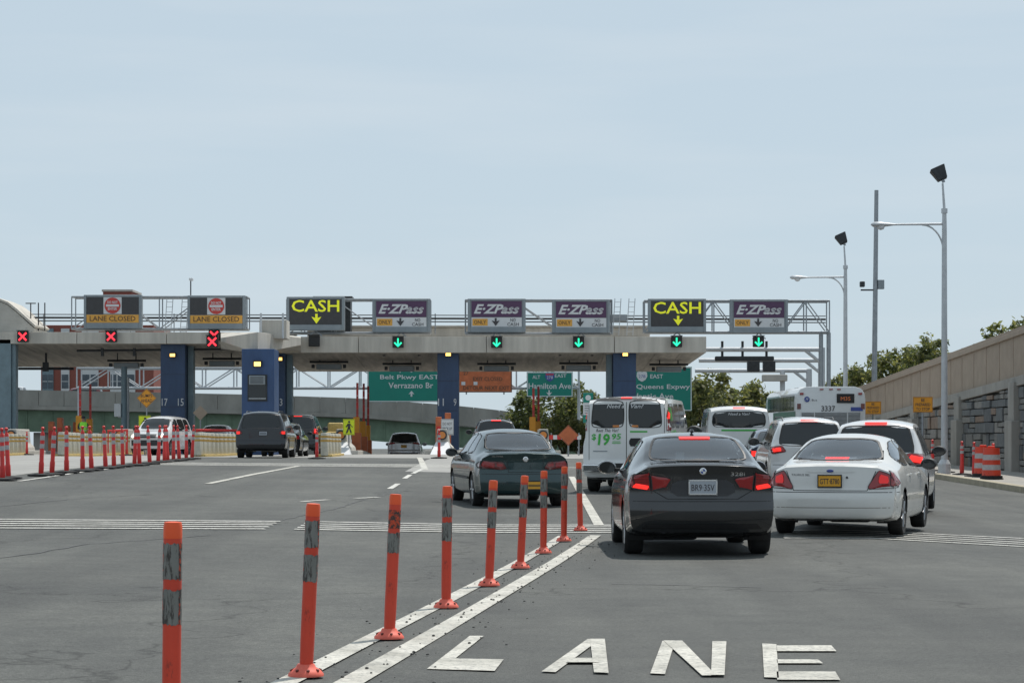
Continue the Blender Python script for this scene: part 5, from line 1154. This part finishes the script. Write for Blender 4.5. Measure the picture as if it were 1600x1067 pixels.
# worker in a hi-vis vest (seen from behind a cabinet)
def worker():
    b = at(130, 700, 117); g = gz(b.x, 117) + .18; t = thing('person', 'worker in a green hi-vis vest and dark cap on the closed lane island', 'person', (b.x, 117, g), R(20))
    J = {'hip': (0, 0, .95, .15, .11), 'waist': (0, 0, 1.1, .15, .11), 'chest': (0, .01, 1.33, .18, .12), 'neck': (0, 0, 1.5, .06, .06), 'head': (0, -.02, 1.62, .085, .1), 'crown': (0, -.02, 1.72, .075, .09)}
    E = [('hip', 'waist'), ('waist', 'chest'), ('chest', 'neck'), ('neck', 'head'), ('head', 'crown')]
    for s, n in ((-1, 'l'), (1, 'r')):
        J.update({n+'sh': (s * .2, 0, 1.42, .06, .06), n+'el': (s * .27, -.06, 1.16, .045, .045), n+'wr': (s * .2, -.28, 1.1, .034, .034), n+'ha': (s * .17, -.36, 1.1, .035, .025), n+'th': (s * .1, 0, .86, .09, .09), n+'kn': (s * .12, -.02, .48, .06, .06), n+'an': (s * .12, 0, .09, .042, .042), n+'to': (s * .13, -.16, .04, .04, .03)})
        E += [('chest', n+'sh'), (n+'sh', n+'el'), (n+'el', n+'wr'), (n+'wr', n+'ha'), ('hip', n+'th'), (n+'th', n+'kn'), (n+'kn', n+'an'), (n+'an', n+'to')]
    ks = list(J); me = bpy.data.meshes.new('body'); me.from_pydata([J[k][:3] for k in ks], [(ks.index(a), ks.index(c)) for a, c in E], [])
    o = bpy.data.objects.new('body', me); COL.objects.link(o); o.modifiers.new('skin', 'SKIN'); o.modifiers.new('sub', 'SUBSURF').levels = 1
    for i, k in enumerate(ks): me.skin_vertices[0].data[i].radius = J[k][3:5]
    me.skin_vertices[0].data[0].use_root = True
    dg = bpy.context.evaluated_depsgraph_get(); m2 = bpy.data.meshes.new_from_object(o.evaluated_get(dg)); bpy.data.objects.remove(o)
    for m_ in (M['navy'], M['skin']): m2.materials.append(m_)
    for p_ in m2.polygons: p_.material_index = 1 if p_.center.z > 1.5 or (p_.center.y < -.26 and p_.center.z > .9) else 0; p_.use_smooth = True
    link('body', m2, None, t)
    v = B().lathe([(.17, .98), (.19, 1.1), (.215, 1.3), (.2, 1.43), (.1, 1.5)], 18); v.v = [(x * 1.05, y * .72 + .005, z) for x, y, z in v.v]; vo = v.build('vest', M['vest'], t, smooth=True)
    for z in (1.06, 1.22): r = B().lathe([(.205 + (z - 1.06) * .1, -.025), (.205 + (z - 1.06) * .1, .025)], 18, (0, 0, z)); r.v = [(x * 1.06, y * .73 + .005, zz) for x, y, zz in r.v]; r.build('reflective_strip', M['silverband'], vo)
    c = B().lathe([(.1, 0), (.105, .05), (.08, .1), (.02, .12)], 14, (0, -.02, 1.68)); c.box((0, -.15, 1.69), (.15, .13, .015)); c.build('cap', M['navy'], t, smooth=True)
worker()

# ---------------------------------------------------------------- foreground delineators
def delineator(px, py, tx, H, label, variant=0, group='orange delineator posts on the double line'):
    Y = 1.01 * FPX / H; X = (px - 800) * Y / FPX; t = thing('delineator_post', label, 'traffic post', (X, Y, gz(X, Y) + .012), 0, group)
    lean = math.atan((tx - px) / H)
    fl = B().lathe([(.105, 0), (.105, .012), (.085, .036), (.06, .05), (.05, .07), (.046, .07)], 26).build('flange', M['flange'], t, smooth=True)
    for k in range(8):
        a = 2 * math.pi * (k + .3) / 8; B().bar((math.cos(a) * .082, math.sin(a) * .082, .03), (math.cos(a) * .0865, math.sin(a) * .0865, .041), .01, 8).build('bolt_hole', M['hole'], fl)
    rr = .0415
    prof = [(.038, .02), (.04, .1), (rr, .2), (rr, .93), (rr * .99, .985), (rr * .9, 1.0)]
    po = B().lathe(prof, 22).build('post', M['post'], t, smooth=True); po.rotation_euler = (R(random.uniform(-1.2, 1.2)), lean, 0)
    B().lathe([(rr * 1.015, .938), (rr * 1.015, .99), (rr * .93, 1.01), (rr * .5, 1.012)], 22).build('cap', M['postcap'], po, smooth=True)
    zs = ((.755, .915), (.555, .71)) if variant != 1 else ((.60, .74),)
    for z0, z1 in zs:
        vs = []; N = 30; rb = rr * 1.03
        for k in range(N + 1):
            a = 2 * math.pi * k / N
            for z in (z0 + random.uniform(-.006, .006), z1 + random.uniform(-.006, .006)): vs.append((rb * math.cos(a), rb * math.sin(a), z))
        B().add(vs, [(2*k, 2*k+2, 2*k+3, 2*k+1) for k in range(N)]).build('reflective_band', M['band'], po, smooth=True)
        ed = B()
        for a0 in (R(random.uniform(176, 192)), R(random.uniform(-48, -25))):
            w_ = random.uniform(.25, .6); n = 8; vs = []
            for k in range(n + 1):
                z = lerp(z0, z1, k / n); j = random.uniform(-.08, .08)
                vs += [(rr * 1.045 * math.cos(a0 + j), rr * 1.045 * math.sin(a0 + j), z), (rr * 1.045 * math.cos(a0 + w_ + j), rr * 1.045 * math.sin(a0 + w_ + j), z)]
            ed.add(vs, [(2*k, 2*k+1, 2*k+3, 2*k+2) for k in range(n)])
        ed.build('peeled_edge', M['bandedge'], po, smooth=True)
    if variant == 1:
        vs = []
        for k in range(31):
            a = 2 * math.pi * k / 30
            for z in (.77, .9): vs.append((rr * 1.03 * math.cos(a), rr * 1.03 * math.sin(a), z))
        B().add(vs, [(2*k, 2*k+2, 2*k+3, 2*k+1) for k in range(30)]).build('torn_band', M['bandedge'], po, smooth=True)
    return t
LD = 'orange delineator post with two scuffed grey bands on the double white line'
for px, py, tx, H, v in ((267, 1180, 271, 354, 0), (478, 1062, 490, 269, 0), (608, 998, 618, 225, 1), (697, 950, 699, 189, 0), (764, 917, 771, 164, 0), (813, 888, 820, 144, 0), (849, 868, 850, 128, 0), (881, 850, 882, 116, 0), (907, 836, 904, 106, 0)):
    delineator(px, py, tx, H, LD if not v else 'orange delineator post whose upper band is torn off', v)

# ---------------------------------------------------------------- retaining wall, lamps, right side
WX = 18.2
def wtop(y): return lerp(5.55, 4.7, (y - 81) / 26)     # top of the tan barrier
def wmid(y): return wtop(y) - 1.78
wall = thing('retaining_wall', 'retaining wall of coursed stone with concrete pilasters and a tan barrier on top', 'wall', (WX, 60, 0))
y0w, y1w = 55, 150
L_ = lambda x, y, z: (x, y - 60, z)
B().add([L_(.25, y0w, -.5), L_(.25, y1w, -1.5), L_(.25, y1w, wmid(y1w) - .02), L_(.25, y0w, wmid(y0w) - .02), L_(1.2, y0w, -.5), L_(1.2, y1w, -1.5), L_(1.2, y1w, wmid(y1w)), L_(1.2, y0w, wmid(y0w))], [(0, 1, 2, 3), (4, 7, 6, 5), (3, 2, 6, 7), (0, 3, 7, 4), (1, 5, 6, 2)]).build('core', M['mortar'], wall)
pil = [62, 72.5, 82.8, 93, 103.3, 113.5, 124, 134.5, 145]
for y in pil:
    g = gz(WX, y); B().box(L_(.02, y, (g + wmid(y)) / 2), (.3, .95, wmid(y) - g - .35)).build('pilaster', M['wallcon'], wall, bevel=.02); B().box(L_(-.04, y, g + 1.0), (.4, 1.15, 2.0)).build('pilaster_foot', M['wallcon'], wall, bevel=.03)
cnt = 0
for a, b in zip(pil, pil[1:]):                          # ashlar stones, coarser far away
    y = a + .7; fine = a < 112
    z = gz(WX, a) + .2
    while z < wmid(a) - .4:
        hh = random.choice((.2, .3, .42, .54)) if fine else .5; y = a + .5
        while y < b - .5:
            ww = random.uniform(.4, 1.7) * (1 if fine else 1.7); ww = min(ww, b - .48 - y); n_ = random.choice((1, 1, 2)) if hh > .4 and fine else 1
            for q_ in range(n_):
                h2 = hh / n_; zc_ = z + h2 * (q_ + .5); top_ = min(zc_ + h2 / 2, wmid(y + ww) - .36); h3 = top_ - (zc_ - h2 / 2)
                if ww > .12 and h3 > .08:
                    B().box(L_(.16 + random.uniform(-.07, .05), y + ww / 2, zc_ - h2 / 2 + h3 / 2), (.24, ww - .03, h3 - .03), random.uniform(-.04, .04), random.uniform(-.02, .02)).build('stone', random.choices(M['stones'], (4, 4, 2.5, 1.6, 2.5))[0], wall, bevel=.02, seg=1); cnt += 1
            y += ww
        z += hh
for a, b in zip(frange(y0w, y1w, 2.4)[:-1], frange(y0w, y1w, 2.4)[1:]):
    s = (wtop(b) - wtop(a)); rx = math.atan2(s, b - a); m_ = (a + b) / 2
    B().box(L_(.14, m_, wmid(m_) - .17), (.34, b - a - .004, .34), 0, rx).build('coping_stone', M['wallcon'], wall, bevel=.02)
    B().add([L_(x, yy, zz) for x in (.12, .32) for yy, zz in ((a + .004, wmid(a) + .0), (b - .004, wmid(b) + .0), (b - .004, wtop(b) - .3), (a + .004, wtop(a) - .3))], [(0, 1, 2, 3), (4, 7, 6, 5), (0, 4, 5, 1), (1, 5, 6, 2), (2, 6, 7, 3), (3, 7, 4, 0)]).build('barrier_panel', M['tan'], wall)
    B().box(L_(.2, m_, wtop(m_) - .2), (.34, b - a - .012, .2), 0, rx).build('barrier_rail', M['tan2'], wall, bevel=.02); B().box(L_(.2, m_, wtop(m_) - .05), (.26, b - a - .012, .1), 0, rx).build('barrier_cap', M['tan'], wall, bevel=.015)
    B().box(L_(.128, a, wtop(a) - .85), (.05, .045, 1.75)).build('barrier_post', M['tan2'], wall)
def lamp_post(X, Y, label):
    g = gz(X, Y) + .16; t = thing('street_lamp', label, 'street lamp', (X, Y, g), 0, 'street lamps along the wall'); top = 10.3 - g
    B().bar((0, 0, 0), (0, 0, 8.7 - g), .12, 14, .085).build('pole', M['palesteel'], t, smooth=True); B().lathe([(.22, 0), (.22, .35), (.14, .5)], 12).build('base', M['palesteel'], t)
    B().bar((0, 0, 8.7 - g), (0, 0, top - .9), .085, 12, .07).build('upper_pole', M['palesteel'], t, smooth=True); B().lathe([(.11, -.08), (.11, .08)], 12, (0, 0, top - .95)).build('collar', M['palesteel'], t); B().bar((0, 0, top - .95), (-.06, 0, top + .0), .05, 10, .035).build('stem', M['palesteel'], t)
    za = 8.75 - g + .15; ar = B().bar((0, 0, za), (-1.75, 0, za - .02), .045, 10, .035).build('arm', M['palesteel'], t)
    br = B(); pts = [(-.78 + .74 * math.sin(u), 0, za - .95 + .92 * math.cos(u)) for u in [i * math.pi / 18 for i in range(10)]]
    for p_, q_ in zip(pts, pts[1:]): br.bar(p_, q_, .03, 6)
    br.build('arm_brace', M['palesteel'], t)
    hd = B().lathe([(.05, 0), (.1, .2), (.17, .5), (.16, .75), (.05, .84)], 14, (0, 0, 0), 'x'); hd.v = [(-1.7 - x, y, za - .02 + z * .55) for x, y, z in hd.v]; h_ = hd.build('lamp_head', M['palesteel'], t, smooth=True)
    gl = B().lathe([(.02, -.16), (.1, -.13), (.14, -.05), (.14, .0)], 14, (-2.2, 0, za - .05)); gl.build('lamp_globe', M['whitepanel'], h_, smooth=True)
    f = B().add([(-.62, -.26, .1), (-.62, .26, .1), (-.1, .26, -.12), (-.1, -.26, -.12), (-.5, -.22, .62), (-.5, .22, .62), (.12, .22, .42), (.12, -.22, .42)], [(0, 1, 2, 3), (4, 7, 6, 5), (0, 4, 5, 1), (1, 5, 6, 2), (2, 6, 7, 3), (3, 7, 4, 0)])
    f = B().box((0, 0, 0), (.42, .3, .46)); f.v = [(x * (1.25 if z > 0 else .8), y * (1.3 if z > 0 else .8), z) for x, y, z in f.v]
    fo = f.build('floodlight', M['darksteel'], t, bevel=.02, loc=(-.16, 0, top + .33), rot=(R(-12), R(-24), 0)); B().box((0, 0, .225), (.42, .34, .02)).build('lens', M['darkglass'], fo); B().box((0, .02, -.27), (.1, .06, .12)).build('yoke', M['steel'], fo)
    return t
lamp_post(14.95, 79, 'tall grey street lamp with arm and floodlight beside the orange stop sign'); lamp_post(15.25, 104.5, 'tall grey street lamp with arm and floodlight rising behind the city bus')
t = thing('utility_pole', 'bare slightly leaning pole with a small camera bracket behind the wall', 'pole', (19.6, 124, -1)); B().bar((0, 0, 0), (.18, 0, 16.0), .17, 12, .11).build('pole', M['steel'], t, smooth=True)
zc_ = at(0, 446, 124).z + 1; B().box((.42, 0, zc_ + .05), (.34, .25, .5)).build('cabinet', M['signgrey'], t, bevel=.02); B().box((-.3, 0, zc_ - .25), (.75, .08, .08), 0, 0).build('bracket', M['darksteel'], t); B().box((-.6, -.05, zc_ + .06), (.26, .3, .3)).build('camera', M['darksteel'], t, bevel=.04)
for i, px in enumerate((1440, 1457, 1478, 1503, 1522, 1552)):
    X = 15.4; Y = X * FPX / (px - 800); g = gz(X, Y) + .16; t = thing('channeliser_post', 'orange channeliser post on the footway below the stone wall', 'traffic post', (X, Y, g), 0, 'orange channeliser posts on the footway')
    o = link('post', _tube['p'], M['post'], t, (0, 0, .03), (0, 0, 0), (1, 1, .96))
    for z in (.78, .95): link('silver_band', _tube['s'], M['silverband'], o, (0, 0, z))
    link('rubber_foot', _tube['f'], M['rubber'], t)
for px, Y, lab in ((1536, 75.5, 'orange and white traffic barrel behind another barrel on the footway'), (1549, 73, 'orange and white traffic barrel at the front on the footway')):
    X = at(px, 0, Y).x; t = thing('traffic_barrel', lab, 'barrel', (X, Y, gz(X, Y) + .16)); zs = [(0, .12, 'rubber', .36), (.12, .3, 'post', .3), (.3, .47, 'silverband', .29), (.47, .62, 'post', .285), (.62, .79, 'silverband', .275), (.79, 1.0, 'post', .265)]
    for z0, z1, m_, r in zs: B().lathe([(r, z0), (r - .008, z1)], 22).build('rubber_base' if m_ == 'rubber' else ('white_band' if m_ == 'silverband' else 'orange_band'), M[m_], t, smooth=True)
    B().box((0, 0, 1.03), (.22, .05, .08)).build('handle', M['post'], t, bevel=.02)

# ---------------------------------------------------------------- viaduct, building, trees behind
via = thing('viaduct', 'concrete viaduct with green girders descending behind the toll plaza', 'viaduct', (-40, 222, 0))
VP = [(-140, 606), (30, 609), (240, 613), (376, 616), (560, 622), (719, 634), (790, 642), (900, 656)]; ZV = 222
def vz(px): return CH - (interp(VP, px) - 689) * ZV / FPX
pxs = [-140 + 40 * k for k in range(27)]
for a, b in zip(pxs, pxs[1:]):
    xa, xb = at(a, 0, ZV).x + 40, at(b, 0, ZV).x + 40; za, zb_ = vz(a), vz(b)
    def slab(name, d0, d1, y0, y1, m, gap=.02):
        v = [(x, y, z) for y in (y0, y1) for x, z in ((xa + gap, za + d0), (xb - gap, zb_ + d0), (xb - gap, zb_ + d1), (xa + gap, za + d1))]
        B().add(v, [(0, 1, 2, 3), (4, 7, 6, 5), (0, 4, 5, 1), (1, 5, 6, 2), (2, 6, 7, 3), (3, 7, 4, 0)]).build(name, m, via)
    slab('parapet', -1.5, 0, 0, .35, M['via']); slab('deck', -1.9, -1.52, -.25, 11, M['via'], 0); slab('parapet', -1.5, 0, 10.6, 11, M['via'])
    slab('girder', -3.9, -1.95, .5, .9, M['girder'], 0); slab('girder_flange', -4.05, -3.9, .3, 1.1, M['girder'], 0)
    B().box(((xa + xb) / 2, .46, (za + zb_) / 2 - 2.9), (.12, .12, 1.8)).build('stiffener', M['girder'], via)
for px in (60, 270, 480, 640):
    x = at(px, 0, ZV).x + 40; B().box((x, 5, vz(px) - 4.1 - 4), (1.4, 8, 8)).build('pier', M['via'], via, bevel=.05)
def far_car(px, pm, label, tall=False):
    X = at(px, 0, ZV + 2).x; z = vz(px) - 1.52
    if tall:
        t, sh, bd = tall_car(label, 'car', pm, 0, 0, 0, 4.9, 1.9, 1.95, 'minivan', name='minivan', mirrors=False); t.location = (X, ZV + 3, z); t.rotation_euler = (0, 0, R(90))
    else: t = small_saloon(label, pm, X, ZV + 3, -90, 1.6, z=z)
far_car(40, PW, 'white car on the viaduct beside the steel column', True); far_car(160, paint('maroon_paint', (.16, .012, .02), .1, .3), 'maroon van crossing the viaduct before the brick building', True); far_car(122, paint('grey_paint', (.25, .26, .27), .4, .3), 'pale grey car on the viaduct before the brick building')
far_car(498, PN, 'dark car on the viaduct above the black sport utility'); far_car(552, paint('steel_blue', (.10, .13, .16), .4, .3), 'bluish grey car on the viaduct left of the green Belt sign')
t = thing('apartment_building', 'red brick apartment block with pale window bays beyond the viaduct', 'building', (at(152, 0, 330).x, 330, -4)); sc = 330 / FPX; Wd = 176 * sc; z1 = at(0, 508, 330).z + 4
B().box((0, 8, z1 / 2), (Wd, 16, z1)).build('wall', M['brick'], t, bevel=.05); B().box((2.2, 8, z1 + 2.6), (4.2, 8, 5.2)).build('roof_block', M['brick'], t, bevel=.05)
B().box((2.2, 8, z1 + 5.25), (4.5, 8.3, .3)).build('roof_coping', M['concrete'], t)
for bx, bw, mm in ((-7.1, 1.6, 'bluegrey'), (-4.6, 1.2, 'frame'), (-1.0, 2.4, 'frame'), (2.4, 1.0, 'frame'), (4.2, 2.6, 'frame')):
    B().box((bx, -.1, z1 / 2), (bw, .3, z1 - 1)).build('window_bay', M[mm if mm == 'frame' else 'bluegrey'], t)
    z = 4.0
    while z < z1 - 2:
        for s in ((-.25, .25) if bw > 1.5 else (0,)): w_ = B().box((bx + s * bw, -.27, z + 1.0), (bw * (.42 if bw > 1.5 else .8), .08, 2.0)).build('window', M['win'], t); B().box((bx + s * bw, -.32, z + 1.0), (bw * (.42 if bw > 1.5 else .8), .03, .08)).build('glazing_bar', M['frame'], w_)
        z += 3.0
t = thing('apartment_building', 'narrow blue-grey building edge behind the diamond sign', 'building', (at(236, 0, 340).x, 340, -4)); B().box((0, 6, 9), (2.2, 12, 18)).build('wall', M['bluegrey'], t, bevel=.05)
for z in range(3, 17, 3): B().box((0, -.02, z), (1.4, .1, 1.6)).build('window', M['win'], t)

def tree(X, Y, zb, h, rx, rz_, label, kind=1, n=5200, leaf=.26, trunk_h=None, seed=1, group='trees beyond the toll plaza'):
    rnd = random.Random(seed); t = thing('leafy_tree', label, 'tree', (X, Y, zb), 0, group); th = trunk_h or h * .4
    tb = B(); tb.bar((0, 0, 0), (.1, 0, th), h * .032, 10, h * .022); cl = []
    cz = h - rz_
    for k in range(9):
        a = k * 2.4 + rnd.random(); e = Vector((math.cos(a) * rx * rnd.uniform(.4, .75), math.sin(a) * rx * rnd.uniform(.4, .75), cz + rz_ * rnd.uniform(-.55, .6))); s = Vector((.1, 0, th * rnd.uniform(.7, 1)))
        m_ = s.lerp(e, .5) + Vector((0, 0, .4)); tb.bar(s, m_, h * .014, 6, h * .009); tb.bar(m_, e, h * .009, 6, h * .003); cl.append((e, rnd.uniform(.28, .5) * rx))
    tb.build('trunk', M['bark'], t, smooth=True)
    for k in range(30):
        d = Vector((rnd.gauss(0, 1), rnd.gauss(0, 1), rnd.gauss(0, 1))).normalized(); q = rnd.uniform(.55, 1.0)
        cl.append((Vector((d.x * rx * q, d.y * rx * q, cz + d.z * rz_ * q)), rnd.uniform(.16, .36) * rx))
    bs = [B(), B(), B()]
    for k in range(n):
        c, r = rnd.choice(cl); d = Vector((rnd.gauss(0, 1), rnd.gauss(0, 1), rnd.gauss(0, 1))).normalized(); p_ = c + d * r * rnd.random() ** .45 * Vector((1, 1, .75)).length / 1.6
        u = Vector((rnd.gauss(0, 1), rnd.gauss(0, 1), rnd.gauss(0, .6))).normalized(); w_ = u.cross(d if abs(u.dot(d)) < .95 else Vector((0, 0, 1))).normalized(); s = leaf * rnd.uniform(.6, 1.3)
        bs[rnd.choices((0, 1, 2), ((6, 3, 1), (3, 5, 2), (1, 4, 5))[kind])[0]].add([p_ - u * s, p_ + w_ * s * .5, p_ + u * s, p_ - w_ * s * .5], [(0, 1, 2, 3)])
    cr_ = None
    for b_, m_ in zip(bs, M['leaves']):
        me = bpy.data.meshes.new('crown'); me.from_pydata(b_.v, [], b_.f); link('crown', me, m_, t)
c = at(850, 640, 176); tree(c.x, 176, -2.4, 8.6, 3.2, 3.0, 'dark leafy tree under the Hamilton sign', 0, 6500, .2, 2.2, 3)
c = at(903, 640, 180); tree(c.x, 180, -2.5, 8.4, 1.6, 2.3, 'slim dark tree right of the Hamilton sign', 0, 2600, .2, 2.2, 5)
for px, Y, top, rx, sd, kd, lab in ((1112, 175, 586, 2.6, 7, 2, 'olive green tree just right of the Queens sign'), (1150, 182, 592, 2.4, 8, 2, 'olive green tree behind the pale pipe frames'), (1190, 190, 600, 2.2, 9, 1, 'green tree left of the city bus'), (1085, 186, 596, 2.0, 10, 1, 'green tree behind the Queens sign')):
    c = at(px, top, Y); g = gz(c.x, Y); tree(c.x, Y, g, c.z - g, rx, 2.6, lab, kd, 4200, .22, None, sd)
for px, Y, top, rx, rz_, sd, lab in ((1400, 134, 541, 1.7, 1.2, 11, 'green tree showing over the tan wall behind the lamp post'), (1448, 130, 532, 1.5, 1.2, 12, 'green tree crown behind the lamp post over the wall'), (1352, 140, 566, 1.6, 1.1, 13, 'thin green tree over the wall beside the bare pole'), (1318, 146, 583, 1.3, .9, 16, 'sparse green tree behind the pole at the low end of the wall'), (1552, 118, 507, .7, .45, 14, 'small tree tip poking over the high wall'), (1597, 112, 496, .7, .45, 15, 'tree tip over the highest part of the wall')):
    c = at(px, top, Y); tree(c.x, Y, 1.0, c.z - 1.0, rx, rz_, lab, 1, (2300 if rx > 1.45 else 1000) if rx > 1 else 170, .15, None, sd, 'trees behind the wall')
for i, (px, py, Y) in enumerate(((880, 690, 128), (905, 694, 124), (770, 690, 150))):
    c = at(px, py, Y); tree(c.x, Y, gz(c.x, Y) - .2, 1.5 + c.z - gz(c.x, Y), 1.3, .8, ('low green bush below the roadwork diamond', 'low green bush behind the rental van', 'low green bush beyond the column numbered 11 and 9')[i], 1, 900, .14, .4, 20 + i, 'bushes beyond the plaza')
# lane equipment poles on the closed side
for px, Y, y0, lab in ((194, 122, 573, 'blue-grey pipe column behind the diamond sign'), (200, 123, 590, 'thin pale pipe beside the blue-grey pipe column')):
    c = at(px, y0, Y); g = gz(c.x, Y); t = thing('pipe_column', lab, 'column', (c.x, Y, g)); B().bar((0, 0, 0), (0, 0, c.z - g), .16 if px == 194 else .07, 12).build('shaft', M['bluegrey'] if px == 194 else M['palesteel'], t, smooth=True); B().box((-.32, -.1, 2.5), (.36, .25, .7)).build('equipment_box', M['whitepanel'], t, bevel=.03)
